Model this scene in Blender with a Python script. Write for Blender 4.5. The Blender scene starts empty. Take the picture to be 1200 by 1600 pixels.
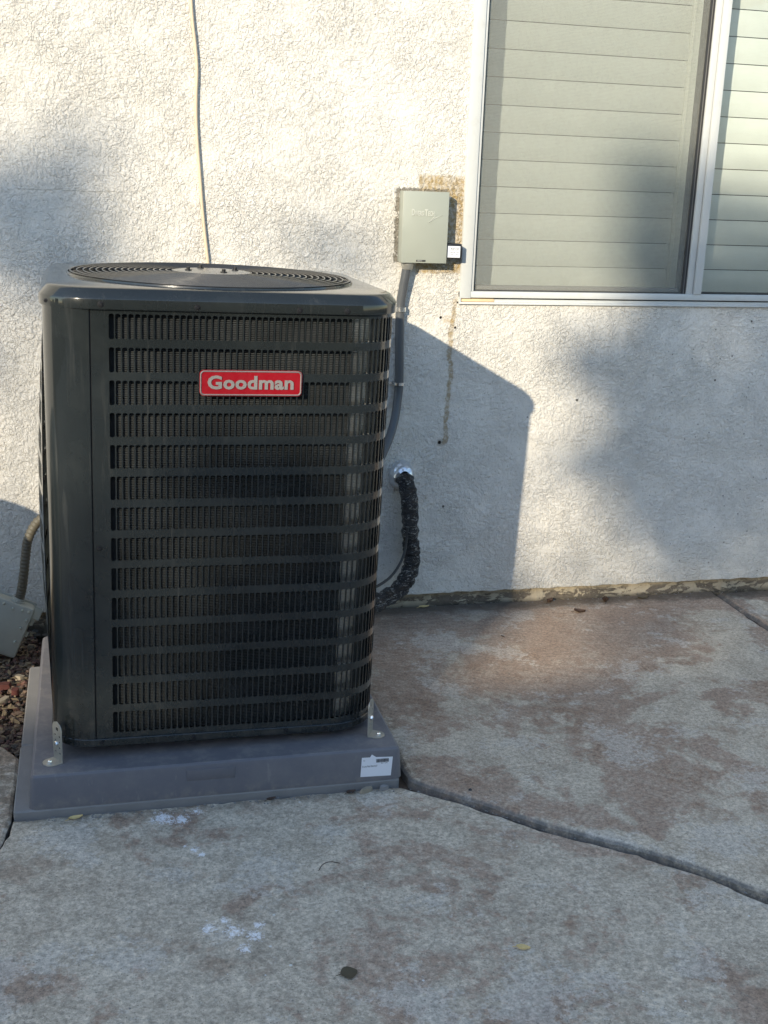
import bpy, math, random
import numpy as np
from mathutils import Vector, Matrix, noise as mnoise
random.seed(7)
R = math.radians
S = bpy.context.scene
COL = S.collection
# ------------------------------------------------------------------ camera, sky, sun, exposure
CAM = Vector((-0.0567, -3.4141, 1.3343)); yaw, pit, rol = R(14.2384), R(-15.9045), R(2.1454)
fwd = Vector((math.sin(yaw)*math.cos(pit), math.cos(yaw)*math.cos(pit), math.sin(pit)))
rt = Vector((math.cos(yaw), -math.sin(yaw), 0)); up = rt.cross(fwd)
r2 = rt*math.cos(rol)+up*math.sin(rol); u2 = up*math.cos(rol)-rt*math.sin(rol)
cd = bpy.data.cameras.new('camera'); cam = bpy.data.objects.new('camera', cd); COL.objects.link(cam)
cam.matrix_world = Matrix(((r2.x, u2.x, -fwd.x, CAM.x), (r2.y, u2.y, -fwd.y, CAM.y), (r2.z, u2.z, -fwd.z, CAM.z), (0, 0, 0, 1)))
cd.sensor_fit = 'VERTICAL'; cd.sensor_height = 36.0; cd.sensor_width = 27.0; cd.lens = 1849.0/1600*36
cd.clip_start = 0.05; cd.clip_end = 3000
S.camera = cam
S.render.resolution_x = 768; S.render.resolution_y = 1024

SUN = Vector((0.73, 1.0, -0.417)).normalized()          # direction the light travels
elev = math.asin(-SUN.z); azi = math.atan2(-SUN.x, -SUN.y)
W = bpy.data.worlds.new('World'); S.world = W; W.use_nodes = True
wn = W.node_tree.nodes; wl = W.node_tree.links
bg = wn['Background']; sky = wn.new('ShaderNodeTexSky'); sky.sky_type = 'NISHITA'; sky.sun_disc = False
sky.sun_elevation = elev; sky.sun_rotation = azi; sky.air_density = 1.1; sky.dust_density = 0.4; sky.ozone_density = 1.8
wl.new(sky.outputs[0], bg.inputs[0]); bg.inputs[1].default_value = 0.14
sd = bpy.data.lights.new('sun', 'SUN'); sd.energy = 2.55; sd.angle = R(0.53); sd.color = (1.0, 0.885, 0.69)
so = bpy.data.objects.new('sun', sd); COL.objects.link(so); so.rotation_euler = SUN.to_track_quat('-Z', 'Y').to_euler()
so.location = (-8, -12, 8)
S.view_settings.view_transform = 'Standard'; S.view_settings.look = 'None'
S.view_settings.gamma = 1; S.view_settings.use_curve_mapping = False
S.view_settings.exposure = 1.27
S.cycles.max_bounces = 8; S.cycles.transparent_max_bounces = 16

# ------------------------------------------------------------------ helpers: materials
class NT:
    """small node-tree builder"""
    def __init__(s, name):
        s.m = bpy.data.materials.new(name); s.m.use_nodes = True; s.t = s.m.node_tree
        s.b = s.t.nodes['Principled BSDF']; s.out = s.t.nodes['Material Output']
    def n(s, typ, **kw):
        x = s.t.nodes.new(typ)
        for k, v in kw.items(): setattr(x, k, v)
        return x
    def link(s, a, b): s.t.links.new(a, b)
    def set(s, inp, v):
        if isinstance(v, bpy.types.NodeSocket): s.link(v, inp)
        else:
            if isinstance(v, tuple) and len(v) == 3 and inp.type == 'RGBA': v = v+(1,)
            inp.default_value = v
    def pos(s):
        return s.n('ShaderNodeNewGeometry').outputs['Position']
    def obj(s):
        return s.n('ShaderNodeTexCoord').outputs['Object']
    def noise(s, vec, scale, detail=3, rough=.55, dist=0.0, out='Fac'):
        x = s.n('ShaderNodeTexNoise'); s.set(x.inputs['Vector'], vec); x.inputs['Scale'].default_value = scale
        x.inputs['Detail'].default_value = detail; x.inputs['Roughness'].default_value = rough; x.inputs['Distortion'].default_value = dist
        return x.outputs[out]
    def vor(s, vec, scale, feature='F1', out='Distance', rnd=1.0):
        x = s.n('ShaderNodeTexVoronoi', feature=feature); s.set(x.inputs['Vector'], vec); x.inputs['Scale'].default_value = scale
        x.inputs['Randomness'].default_value = rnd
        return x.outputs[out]
    def ramp(s, f, a, b, lo=0.0, hi=1.0, smooth=True):
        x = s.n('ShaderNodeMapRange'); x.interpolation_type = 'SMOOTHSTEP' if smooth else 'LINEAR'
        s.set(x.inputs[0], f); x.inputs[1].default_value = a; x.inputs[2].default_value = b
        x.inputs[3].default_value = lo; x.inputs[4].default_value = hi
        return x.outputs[0]
    def math(s, op, a, b=0.0, c=None):
        x = s.n('ShaderNodeMath', operation=op); s.set(x.inputs[0], a); s.set(x.inputs[1], b)
        if c is not None: s.set(x.inputs[2], c)
        return x.outputs[0]
    def mix(s, f, a, b, mode='MIX'):
        x = s.n('ShaderNodeMix', data_type='RGBA', blend_type=mode)
        s.set(x.inputs[0], f); s.set(x.inputs[6], a); s.set(x.inputs[7], b)
        return x.outputs[2]
    def sep(s, vec):
        x = s.n('ShaderNodeSeparateXYZ'); s.set(x.inputs[0], vec); return x.outputs
    def vmath(s, op, a, b):
        x = s.n('ShaderNodeVectorMath', operation=op); s.set(x.inputs[0], a); s.set(x.inputs[1], b); return x.outputs[0]
    def scale(s, vec, v):
        return s.vmath('MULTIPLY', vec, v)
    def bump(s, h, dist=.001, strength=1.0, nrm=None):
        x = s.n('ShaderNodeBump'); x.inputs['Distance'].default_value = dist; x.inputs['Strength'].default_value = strength
        s.set(x.inputs['Height'], h)
        if nrm is not None: s.set(x.inputs['Normal'], nrm)
        return x.outputs[0]
    def p(s, **kw):
        names = dict(color='Base Color', rough='Roughness', metal='Metallic', normal='Normal', spec='Specular IOR Level',
                     coat='Coat Weight', coatr='Coat Roughness', alpha='Alpha')
        for k, v in kw.items(): s.set(s.b.inputs[names[k]], v)
        return s.m
    def rect(s, X, Z, x0, x1, z0, z1, e, jx=None, jz=None):
        """soft rectangle mask in two coordinates"""
        if jx is not None: X = s.math('ADD', X, jx)
        if jz is not None: Z = s.math('ADD', Z, jz)
        a = s.ramp(X, x0-e, x0+e); b = s.ramp(X, x1-e, x1+e, 1, 0)
        c = s.ramp(Z, z0-e, z0+e); d = s.ramp(Z, z1-e, z1+e, 1, 0)
        return s.math('MULTIPLY', s.math('MULTIPLY', a, b), s.math('MULTIPLY', c, d))

def simple(name, color, rough=.5, metal=0.0, spec=.5, var=.12, vs=30, bump=0.0, bs=200):
    t = NT(name); P = t.pos()
    n = t.noise(P, vs, 4, .6)
    c = t.mix(n, tuple(x*(1-var) for x in color), tuple(min(1, x*(1+var)) for x in color))
    kw = dict(color=c, rough=t.ramp(t.noise(P, vs*2, 3), .3, .7, max(.02, rough-.06), rough+.06), metal=metal, spec=spec)
    if bump: kw['normal'] = t.bump(t.noise(P, bs, 3), bump)
    return t.p(**kw)

M = {}
# painted cabinet steel: dark grey with faint orange peel, dust and scuffs
def paint_mat():
    t = NT('cabinet_paint'); P = t.pos()
    dust = t.ramp(t.noise(P, 9, 5, .65), .45, .8)
    c = t.mix(dust, (.014, .017, .0175), (.021, .0245, .0245))
    st = t.ramp(t.noise(t.scale(P, (55, 55, 3.5)), 1, 4, .65), .55, .75); c = t.mix(t.math('MULTIPLY', st, .35), c, (.060, .060, .055))
    Zp = t.sep(P)[2]; lowd = t.math('MULTIPLY', t.ramp(Zp, .12, .30, 1, 0), t.ramp(t.noise(P, 30, 5, .7), .45, .7)); c = t.mix(t.math('MULTIPLY', lowd, .35), c, (.075, .068, .058))
    fine = t.ramp(t.noise(P, 900, 2), .66, .76); c = t.mix(t.math('MULTIPLY', fine, .15), c, (.16, .16, .15))
    rgh = t.ramp(t.noise(P, 14, 4), .3, .75, .12, .20)
    return t.p(color=c, rough=rgh, spec=.35, coat=.5, coatr=.03, normal=t.bump(t.noise(P, 300, 2), .00005))
M['paint'] = paint_mat()
def coil_mat(name, base, rough, met=.2):
    t = NT(name); P = t.pos()
    z = t.noise(t.scale(P, (40, 40, 500)), 1, 2)
    c = t.mix(z, tuple(b*.55 for b in base), base)
    sm = t.ramp(t.noise(P, 12, 3), .35, .7, .65, 1.05)
    c = t.mix(1.0, c, sm, 'MULTIPLY')
    return t.p(color=c, rough=rough, metal=met)
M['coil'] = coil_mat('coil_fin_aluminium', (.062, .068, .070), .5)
M['coil_glint'] = coil_mat('glint_aluminium', (.85, .83, .78), .34, .92)  # paler metal paints reflected glints into the coil's right corner
M['black'] = simple('black_plastic', (.012, .012, .013), .4)
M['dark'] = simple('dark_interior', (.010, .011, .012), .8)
M['wire'] = simple('coated_wire', (.035, .035, .034), .2, spec=.5)
M['hub'] = simple('dusty_hub_paint', (.20, .19, .165), .3)
M['zinc'] = simple('zinc_steel', (.40, .39, .35), .42, .6, var=.2, vs=60)
M['screw'] = simple('screw_head', (.02, .02, .022), .35, .3)
M['bolt'] = simple('bright_bolt', (.75, .75, .74), .22, .95)
M['pad'] = None
def pad_mat():
    t = NT('pad_plastic'); P = t.pos()
    n = t.ramp(t.noise(P, 6, 5, .7), .4, .75)
    c = t.mix(n, (.128, .127, .142), (.165, .160, .168))
    n2 = t.ramp(t.noise(P, 70, 4, .7), .60, .78); c = t.mix(t.math('MULTIPLY', n2, .35), c, (.25, .24, .22))
    Z = t.sep(P)[2]; d1 = t.math('MULTIPLY', t.ramp(Z, .012, .05, 1, 0), t.ramp(t.noise(P, 35, 5, .75), .4, .7)); c = t.mix(t.math('MULTIPLY', d1, .45), c, (.27, .24, .20))
    d2 = t.math('MULTIPLY', t.ramp(Z, .086, .0872), t.ramp(t.noise(P, 22, 6, .75), .42, .7)); c = t.mix(t.math('MULTIPLY', d2, .40), c, (.30, .28, .25))
    d3 = t.ramp(t.noise(t.scale(P, (60, 60, 9)), 1, 4, .7), .64, .7); c = t.mix(t.math('MULTIPLY', d3, .2), c, (.33, .31, .28))
    return t.p(color=c, rough=.52, spec=.35, normal=t.bump(t.noise(P, 700, 2), .0003))
M['pad'] = pad_mat()
M['concblk'] = simple('grey_cement', (.21, .205, .20), .85, var=.22, vs=22, bump=.001, bs=180)
M['badge_red'] = simple('badge_red', (.24, .002, .008), .36, var=.05)
M['silver'] = simple('badge_silver', (.27, .26, .25), .3, .3, var=.08)
M['boxpaint'] = simple('box_grey_green_paint', (.33, .345, .29), .42, var=.05, vs=12, bump=.0002, bs=300)
M['box_highlight'] = simple('raised_highlight_paint', (.50, .51, .45), .4)  # lighter tone paints the highlight on the embossed letters
M['oldbox'] = simple('weathered_grey_paint', (.33, .345, .305), .5, var=.14, vs=20, bump=.0004, bs=120)
M['conduit'] = simple('grey_conduit', (.075, .08, .085), .42, var=.08)
M['corr'] = simple('aged_flex_conduit', (.09, .08, .058), .6, var=.25, vs=40)
M['label'] = simple('label_paper', (.72, .73, .76), .5, var=.03)
M['ink'] = simple('label_ink', (.02, .02, .02), .6)
M['vinyl'] = None
def vinyl_mat():
    t = NT('white_frame_paint'); P = t.pos()
    g = t.ramp(t.noise(P, 26, 5, .7), .5, .8)
    c = t.mix(t.math('MULTIPLY', g, .5), (.54, .55, .53), (.44, .43, .40))
    return t.p(color=c, rough=.42, spec=.4, normal=t.bump(t.noise(P, 120, 3), .0003))
M['vinyl'] = vinyl_mat()
M['gasket'] = simple('dark_gasket', (.03, .03, .03), .6)
M['gasket2'] = simple('grey_track', (.16, .155, .145), .6)
M['wood'] = simple('tan_wood', (.66, .50, .30), .6, var=.12, vs=30)
def shutter_mat():
    t = NT('shutter_paint'); P = t.pos()
    c = t.mix(t.ramp(t.noise(P, 5, 4), .3, .7), (.68, .715, .69), (.74, .77, .74))
    g = t.ramp(t.noise(t.scale(P, (8, 1, 60)), 4, 4, .7), .4, .8); c = t.mix(t.math('MULTIPLY', g, .2), c, (.60, .60, .52))
    return t.p(color=c, rough=.5)
M['shutter'] = shutter_mat()
M['room'] = simple('dim_room', (.05, .045, .04), .9)
# glass: thin pane that lets the light through
def glass_mat():
    t = NT('window_glass'); t.t.nodes.remove(t.b)
    tr = t.n('ShaderNodeBsdfTransparent'); tr.inputs[0].default_value = (.93, .95, .93, 1)
    gl = t.n('ShaderNodeBsdfGlossy'); gl.inputs['Roughness'].default_value = .02
    di = t.n('ShaderNodeBsdfDiffuse'); di.inputs[0].default_value = (.5, .5, .45, 1)
    fr = t.n('ShaderNodeFresnel'); fr.inputs[0].default_value = 1.5
    P = t.pos()
    mx = t.n('ShaderNodeMixShader'); t.link(fr.outputs[0], mx.inputs[0]); t.link(tr.outputs[0], mx.inputs[1]); t.link(gl.outputs[0], mx.inputs[2])
    m2 = t.n('ShaderNodeMixShader'); t.link(t.ramp(t.noise(P, 7, 5, .7), .45, .85, .0, .06), m2.inputs[0])
    t.link(mx.outputs[0], m2.inputs[1]); t.link(di.outputs[0], m2.inputs[2]); t.link(m2.outputs[0], t.out.inputs[0])
    return t.m
M['glass'] = glass_mat()
def screen_mat():
    t = NT('insect_screen'); t.t.nodes.remove(t.b)
    P = t.pos(); X, Y, Z = t.sep(P)
    tr = t.n('ShaderNodeBsdfTransparent'); di = t.n('ShaderNodeBsdfDiffuse')
    c = t.mix(t.noise(P, 90, 3), (.26, .265, .235), (.36, .36, .32)); t.link(c, di.inputs[0])
    wx = t.math('SINE', t.math('MULTIPLY', t.math('ADD', X, t.math('MULTIPLY', t.noise(P, 30, 2), .004)), 1700))
    wz = t.math('SINE', t.math('MULTIPLY', t.math('ADD', Z, t.math('MULTIPLY', t.noise(P, 25, 2), .004)), 1700))
    w = t.math('ADD', t.math('MULTIPLY', wx, .06), t.math('MULTIPLY', wz, .06))
    w = t.math('ADD', w, t.ramp(t.noise(P, 60, 4, .7), .3, .7, -.02, .02))
    fac = t.math('ADD', w, .42)
    mx = t.n('ShaderNodeMixShader'); t.link(fac, mx.inputs[0]); t.link(tr.outputs[0], mx.inputs[1]); t.link(di.outputs[0], mx.inputs[2])
    t.link(mx.outputs[0], t.out.inputs[0]); return t.m
M['screen'] = screen_mat()
def foil_mat():
    t = NT('foil_tape'); P = t.pos()
    h = t.vor(P, 60, 'F1'); return t.p(color=(.72, .73, .75), rough=.3, metal=.8, normal=t.bump(h, .004))
M['foil'] = foil_mat()
def wrap_mat():
    t = NT('black_tape_wrap'); P = t.pos()
    h = t.noise(t.scale(P, (26, 26, 70)), 1, 5, .7, 1.8)
    s1 = t.ramp(t.noise(t.scale(P, (24, 24, 75)), 1, 4, .75, 3.0), .565, .60)
    c = t.mix(t.math('MULTIPLY', s1, .6), (.008, .009, .012), (.62, .60, .54))  # white specks of the wrap, enlarged to paint in its glints
    return t.p(color=c, rough=.17, spec=.8, normal=t.bump(h, .02))
M['wrap'] = wrap_mat()
M['cable'] = simple('cream_cable', (.58, .47, .33), .5, var=.1, vs=18)
M['leaf_dry'] = simple('dry_leaf', (.62, .46, .20), .7, var=.3, vs=120)
M['leaf_brown'] = simple('brown_leaf', (.055, .03, .018), .7, var=.3, vs=120)
M['leaf_grey'] = simple('grey_brown_leaf', (.075, .06, .035), .75, var=.3, vs=120)
M['brickred'] = simple('red_chip', (.085, .024, .019), .8, var=.3, vs=60)
M['tanchip'] = simple('pale_chip', (.27, .23, .17), .8, var=.2, vs=60)
def stucco_mat():
    t = NT('stucco'); P = t.pos(); X, Y, Z = t.sep(P)
    wob = t.noise(P, 9, 2, out='Color'); 
    Pd = t.vmath('ADD', P, t.scale(wob, (.03, .03, .03)))
    a = t.noise(Pd, 88, 3, .55, .5); b = t.noise(Pd, 175, 2.5, .55, .3); g = t.noise(P, 420, 2)
    h = t.math('ADD', t.ramp(a, .42, .50), t.math('MULTIPLY', t.ramp(a, .54, .60), .8))
    h = t.math('ADD', h, t.math('MULTIPLY', t.ramp(b, .44, .54), .75))
    h = t.math('ADD', h, t.math('MULTIPLY', t.noise(P, 26, 2), 1.6))
    h = t.math('ADD', h, t.math('MULTIPLY', g, .22))
    amt = t.math('MULTIPLY', t.ramp(t.noise(P, 2.2, 3), .3, .7, .65, 1.15), t.ramp(t.noise(P, 7, 4, .65), .32, .62, .40, 1.15))
    h = t.math('MULTIPLY', h, amt)
    big = t.ramp(t.noise(P, 1.7, 5, .6), .35, .7)
    c = t.mix(big, (.66, .63, .57), (.72, .69, .635))
    c = t.mix(t.ramp(b, .40, .30), c, (.50, .46, .38))
    cl = t.math('MAXIMUM', t.ramp(t.math('ABSOLUTE', t.math('SUBTRACT', a, .455)), .003, .016, 1, 0), t.ramp(t.math('ABSOLUTE', t.math('SUBTRACT', a, .565)), .003, .014, .8, 0))
    cl = t.math('MULTIPLY', cl, t.ramp(t.noise(P, 40, 3), .42, .58, 0, 1)); c = t.mix(t.math('MULTIPLY', cl, .42), c, (.26, .235, .20))  # crevice dirt that also paints in the relief's crease shading
    # sparse dark pits and specks, denser low on the right
    v = t.vor(P, 19, 'F1'); vc = t.vor(P, 19, 'F1', 'Color'); rr = t.sep(vc)[0]
    lim = t.math('MULTIPLY', t.ramp(rr, .80, 1.0, 0, .10, False), t.ramp(X, -.2, 1.6, .45, 1.0, False))
    sp = t.math('LESS_THAN', v, lim)
    c = t.mix(t.math('MULTIPLY', sp, .85), c, (.05, .045, .035))
    v2 = t.vor(t.vmath('ADD', P, (3.3, 0, 1.7)), 55, 'F1'); rr2 = t.sep(t.vor(t.vmath('ADD', P, (3.3, 0, 1.7)), 55, 'F1', 'Color'))[1]
    sp2 = t.math('LESS_THAN', v2, t.math('MULTIPLY', t.ramp(rr2, .86, 1.0, 0, .16, False), t.ramp(X, 1.1, 1.9, 0, 1)))
    c = t.mix(t.math('MULTIPLY', sp2, .6), c, (.10, .09, .075))
    jx = t.math('MULTIPLY', t.math('SUBTRACT', t.noise(P, 45, 4, .7), .5), .022)
    jz = t.math('MULTIPLY', t.math('SUBTRACT', t.noise(t.vmath('ADD', P, (5, 5, 5)), 45, 4, .7), .5), .022)
    blot = t.ramp(t.noise(P, 80, 4, .7), .35, .62)
    # brown outline left by an older box
    o1 = t.rect(X, Z, .878, 1.016, 1.06, 1.338, .004, jx, jz)
    o1 = t.math('MULTIPLY', o1, t.ramp(t.noise(P, 16, 3), .3, .6, .55, 1.0))
    c = t.mix(t.math('MULTIPLY', o1, t.ramp(blot, 0, 1, .45, .95)), c, (.36, .25, .10))
    # bare patch around the disconnect box
    jx2 = t.math('MULTIPLY', t.math('SUBTRACT', t.noise(P, 95, 4, .75), .5), .035)
    o2 = t.rect(X, Z, .810, .965, 1.090, 1.298, .0015, jx2, jx2); o2 = t.math('MULTIPLY', o2, t.ramp(t.noise(P, 38, 4, .7), .40, .47))
    c = t.mix(t.math('MULTIPLY', o2, .85), c, (.22, .195, .15))
    # rust coloured run below it
    bend = t.math('MULTIPLY', t.math('SUBTRACT', t.noise(t.scale(P, (1, 1, 6)), 1.6, 2), .5), .03)
    o3 = t.rect(X, Z, .990, 1.004, .545, .985, .003, t.math('ADD', jx, bend), jz)
    c = t.mix(t.math('MULTIPLY', t.math('MULTIPLY', o3, t.ramp(blot, 0, 1, .5, 1)), .75), c, (.30, .21, .09))
    o4 = t.rect(X, Z, .968, 1.004, .915, .935, .004, jx, jz); c = t.mix(t.math('MULTIPLY', t.math('MULTIPLY', o4, blot), .6), c, (.36, .24, .09))
    o6 = t.rect(X, Z, .970, .999, .537, .556, .004, jx, jz); c = t.mix(t.math('MULTIPLY', o6, .45), c, (.20, .15, .08))
    holes = None
    for hx, hz, hr in ((.962, .930, .0045), (.977, .548, .0065), (1.012, .975, .003), (1.009, .90, .004)):
        d = t.math('SQRT', t.math('ADD', t.math('POWER', t.math('SUBTRACT', X, hx), 2), t.math('POWER', t.math('SUBTRACT', Z, hz), 2)))
        k = t.ramp(d, hr*.6, hr, 1, 0); holes = k if holes is None else t.math('MAXIMUM', holes, k)
    c = t.mix(holes, c, (.015, .012, .01))
    # splashed dirt low down
    low = t.math('MULTIPLY', t.ramp(Z, .05, .20, 1, 0), t.ramp(t.noise(P, 25, 5, .7), .45, .7)); c = t.mix(t.math('MULTIPLY', low, .25), c, (.40, .35, .27))
    # hairline crack on the left
    ck = t.math('ABSOLUTE', t.math('SUBTRACT', t.math('ADD', Z, t.math('MULTIPLY', t.noise(P, 12, 4), .02)), 1.272))
    ck = t.math('MULTIPLY', t.ramp(ck, .0006, .0016, 1, 0), t.math('MULTIPLY', t.ramp(X, -.26, -.2), t.ramp(X, .02, .08, 1, 0)))
    c = t.mix(t.math('MULTIPLY', ck, .5), c, (.2, .18, .14))
    h = t.math('SUBTRACT', h, t.math('MULTIPLY', holes, 4)); h = t.math('SUBTRACT', h, t.math('MULTIPLY', o2, t.math('MULTIPLY', g, 3)))
    return t.p(color=c, rough=.88, spec=.25, normal=t.bump(h, .0018, 1.0))
M['stucco'] = stucco_mat()
def found_mat():
    t = NT('peeling_foundation'); P = t.pos(); X, Y, Z = t.sep(P)
    n = t.noise(t.scale(P, (1, 1, 2.2)), 14, 6, .72, .6)
    pk = t.ramp(n, .480, .515)
    pk = t.math('MULTIPLY', pk, 1.0)
    base = t.mix(t.noise(P, 60, 4), (.075, .062, .05), (.22, .18, .135))
    paintc = t.mix(t.noise(P, 18, 4), (.52, .46, .35), (.30, .24, .16))
    c = t.mix(pk, base, paintc)
    top = t.ramp(Z, .034, .046); c = t.mix(t.math('MULTIPLY', top, .8), c, (.40, .33, .22))
    c = t.mix(t.ramp(Z, .0, .022, .8, 0), c, (.055, .048, .035))
    return t.p(color=c, rough=.9, normal=t.bump(t.math('ADD', t.math('MULTIPLY', pk, .8), t.noise(P, 120, 4)), .003))
M['found'] = found_mat()
def concrete_mat(name, seed, red=1.0):
    t = NT(name); P0 = t.pos(); X, Y, Z = t.sep(P0)
    P = t.vmath('ADD', P0, (seed*3.7, seed*1.3, 0))
    g1 = t.noise(P, 3.0, 6, .62, .4); g2 = t.noise(P, 14, 6, .7); g3 = t.noise(P, 95, 5, .75); g4 = t.noise(P, 400, 3, .6)
    c = t.mix(t.ramp(g2, .3, .7), (.44, .372, .285), (.64, .555, .435))
    # worn reddish stain, broken up at several scales
    g0 = t.noise(P, 2.1, 5, .6, .8); m = t.math('ADD', t.math('MULTIPLY', g0, .74), t.math('ADD', t.math('MULTIPLY', t.noise(P, 20, 10, .82), .34), t.math('MULTIPLY', g3, .10)))
    bx = t.ramp(Y, -1.5, -.2, -.014, .040); m = t.math('ADD', m, bx)
    rm = t.ramp(m, .596, .632); 
    c = t.mix(t.math('MULTIPLY', rm, .72*red), c, (.30, .185, .13))
    rm2 = t.ramp(t.math('ADD', t.noise(P, 5, 5, .7), t.math('MULTIPLY', g3, .15)), .62, .70); c = t.mix(t.math('MULTIPLY', rm2, .5*red), c, (.27, .17, .11))
    fl = t.ramp(t.noise(P, 48, 10, .85), .485, .515); c = t.mix(t.math('MULTIPLY', fl, t.ramp(g1, .35, .6, .04, .36)), c, (.62, .545, .435))
    fl2 = t.ramp(t.noise(t.vmath('ADD', P, (2, 7, 0)), 70, 10, .85), .50, .53); c = t.mix(t.math('MULTIPLY', fl2, t.ramp(g1, .62, .38, .04, .26)), c, (.20, .155, .115))
    # pale bluish bloom
    bl = t.math('ADD', t.math('MULTIPLY', t.noise(t.vmath('ADD', P, (9, 4, 0)), 4.5, 4, .6), .7), t.math('MULTIPLY', t.noise(P, 60, 5, .8), .3))
    c = t.mix(t.math('MULTIPLY', t.ramp(bl, .545, .575), .5), c, (.60, .555, .485))
    c = t.mix(1.0, c, t.ramp(g3, .30, .70, .66, 1.24), 'MULTIPLY')
    c = t.mix(1.0, c, t.ramp(t.noise(P, 210, 4, .7), .3, .7, .78, 1.16), 'MULTIPLY')
    # fine pitting
    pit = t.ramp(g4, .40, .30); c = t.mix(t.math('MULTIPLY', pit, .5), c, (.10, .095, .08))
    pv = t.vor(P, 210); pr = t.sep(t.vor(P, 210, 'F1', 'Color'))[0]; pores = t.math('LESS_THAN', pv, t.ramp(pr, .72, 1.0, 0, .38, False))
    c = t.mix(t.math('MULTIPLY', pores, .55), c, (.12, .105, .085))
    cv = t.n('ShaderNodeTexVoronoi', feature='DISTANCE_TO_EDGE'); t.link(t.vmath('ADD', P, t.scale(t.noise(P, 7, 5, .7, out='Color'), (.5, .5, 0))), cv.inputs['Vector']); cv.inputs['Scale'].default_value = 1.4
    ckm = t.math('MULTIPLY', t.ramp(cv.outputs['Distance'], .0004, .0022, 1, 0), t.ramp(t.noise(P, 2.3, 2), .5, .58)); c = t.mix(t.math('MULTIPLY', ckm, .6), c, (.14, .115, .09))
    pit2 = t.ramp(g3, .36, .28); c = t.mix(t.math('MULTIPLY', pit2, .45), c, (.13, .115, .095))
    # dirt along the house wall and round the pad
    dw = t.math('ADD', t.ramp(Y, -.16, .03, 0, 1), t.math('MULTIPLY', t.noise(P, 16, 5, .7), .9)); c = t.mix(t.ramp(dw, .75, 1.25, 0, .75), c, (.07, .058, .042))
    dp = t.math('MULTIPLY', t.ramp(X, .60, .70, 1, 0), t.ramp(Y, -1.13, -1.08, 0, 1)); dp = t.math('MULTIPLY', dp, t.ramp(t.noise(P, 40, 5, .7), .35, .6)); c = t.mix(t.math('MULTIPLY', dp, .6), c, (.10, .085, .06))
    # damp dark stain behind the unit
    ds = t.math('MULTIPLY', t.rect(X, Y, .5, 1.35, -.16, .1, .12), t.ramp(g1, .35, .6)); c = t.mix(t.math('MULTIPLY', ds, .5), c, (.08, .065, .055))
    # white paint or lime splashes
    wsp = None
    for sx, sy, sr in ((.165, -1.545, .028), (.200, -1.565, .024), (.212, -1.535, .016), (.178, -1.60, .02), (.120, -1.53, .022), (.150, -1.51, .016), (.062, -1.128, .040), (.10, -1.14, .03), (.135, -1.112, .018), (.118, -1.262, .016), (.130, -1.285, .014), (.10, -1.245, .008)):
        sr *= .9; d = t.math('SQRT', t.math('ADD', t.math('POWER', t.math('SUBTRACT', X, sx), 2), t.math('POWER', t.math('SUBTRACT', Y, sy), 2)))
        k = t.ramp(d, 0, sr*1.5, 1, 0, False); wsp = k if wsp is None else t.math('MAXIMUM', wsp, k)
    wsp = t.ramp(t.math('ADD', wsp, t.math('MULTIPLY', t.math('SUBTRACT', t.noise(P, 150, 8, .85), .5), 3.9)), .62, .80)
    near = t.rect(X, Y, .0, .27, -1.66, -1.09, .02)
    c = t.mix(t.math('MULTIPLY', t.math('MULTIPLY', wsp, near), .75), c, (.95, .95, .98))
    sv = t.vor(P, 28); sr_ = t.sep(t.vor(P, 28, 'F1', 'Color'))[2]
    c = t.mix(t.math('MULTIPLY', t.math('LESS_THAN', sv, t.ramp(sr_, .93, 1.0, 0, .12, False)), .8), c, (.70, .70, .68))
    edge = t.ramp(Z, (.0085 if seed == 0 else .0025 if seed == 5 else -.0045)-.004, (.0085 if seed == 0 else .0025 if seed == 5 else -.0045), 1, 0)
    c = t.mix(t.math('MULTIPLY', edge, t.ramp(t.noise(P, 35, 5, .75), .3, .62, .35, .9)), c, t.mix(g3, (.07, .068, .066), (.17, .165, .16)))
    h = t.math('ADD', t.math('MULTIPLY', g4, .35), t.math('ADD', t.math('MULTIPLY', g3, .6), t.math('MULTIPLY', g2, 1.2)))
    return t.p(color=c, rough=t.ramp(g2, .3, .7, .62, .85), spec=.35, normal=t.bump(h, .0022))
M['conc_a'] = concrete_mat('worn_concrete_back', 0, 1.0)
M['conc_b'] = concrete_mat('worn_concrete_front', 2, .9)
M['conc_d'] = concrete_mat('worn_concrete_left', 5.01, .6)
M['conc_c'] = concrete_mat('worn_concrete_side', 5, 1.0)
def soil_mat():
    t = NT('dark_soil'); P = t.pos()
    c = t.mix(t.noise(P, 30, 6, .7), (.05, .035, .025), (.12, .085, .06)); return t.p(color=c, rough=.95, normal=t.bump(t.noise(P, 80, 5), .006))
M['soil'] = soil_mat()
def gravel_mat():
    t = NT('red_gravel'); a = t.n('ShaderNodeAttribute'); a.attribute_name = 'tint'; P = t.pos()
    c = t.mix(t.noise(P, 150, 3), a.outputs['Color'], (.10, .07, .055), 'MIX'); x = t.mix(.25, a.outputs['Color'], c)
    return t.p(color=x, rough=.85, normal=t.bump(t.noise(P, 300, 3), .001))
M['gravel'] = gravel_mat()
M['bark'] = simple('bark', (.12, .09, .065), .9, var=.3, vs=20, bump=.01, bs=30)
M['leaf'] = simple('tree_leaf', (.06, .10, .03), .6, var=.35, vs=8)
M['nwall'] = simple('neighbour_render', (.22, .18, .14), .85, var=.08, vs=3)
M['ntile'] = simple('neighbour_roof_tile', (.28, .15, .10), .8, var=.2, vs=6)
M['barrel'] = simple('barrel_plastic', (.20, .22, .20), .5)

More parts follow.
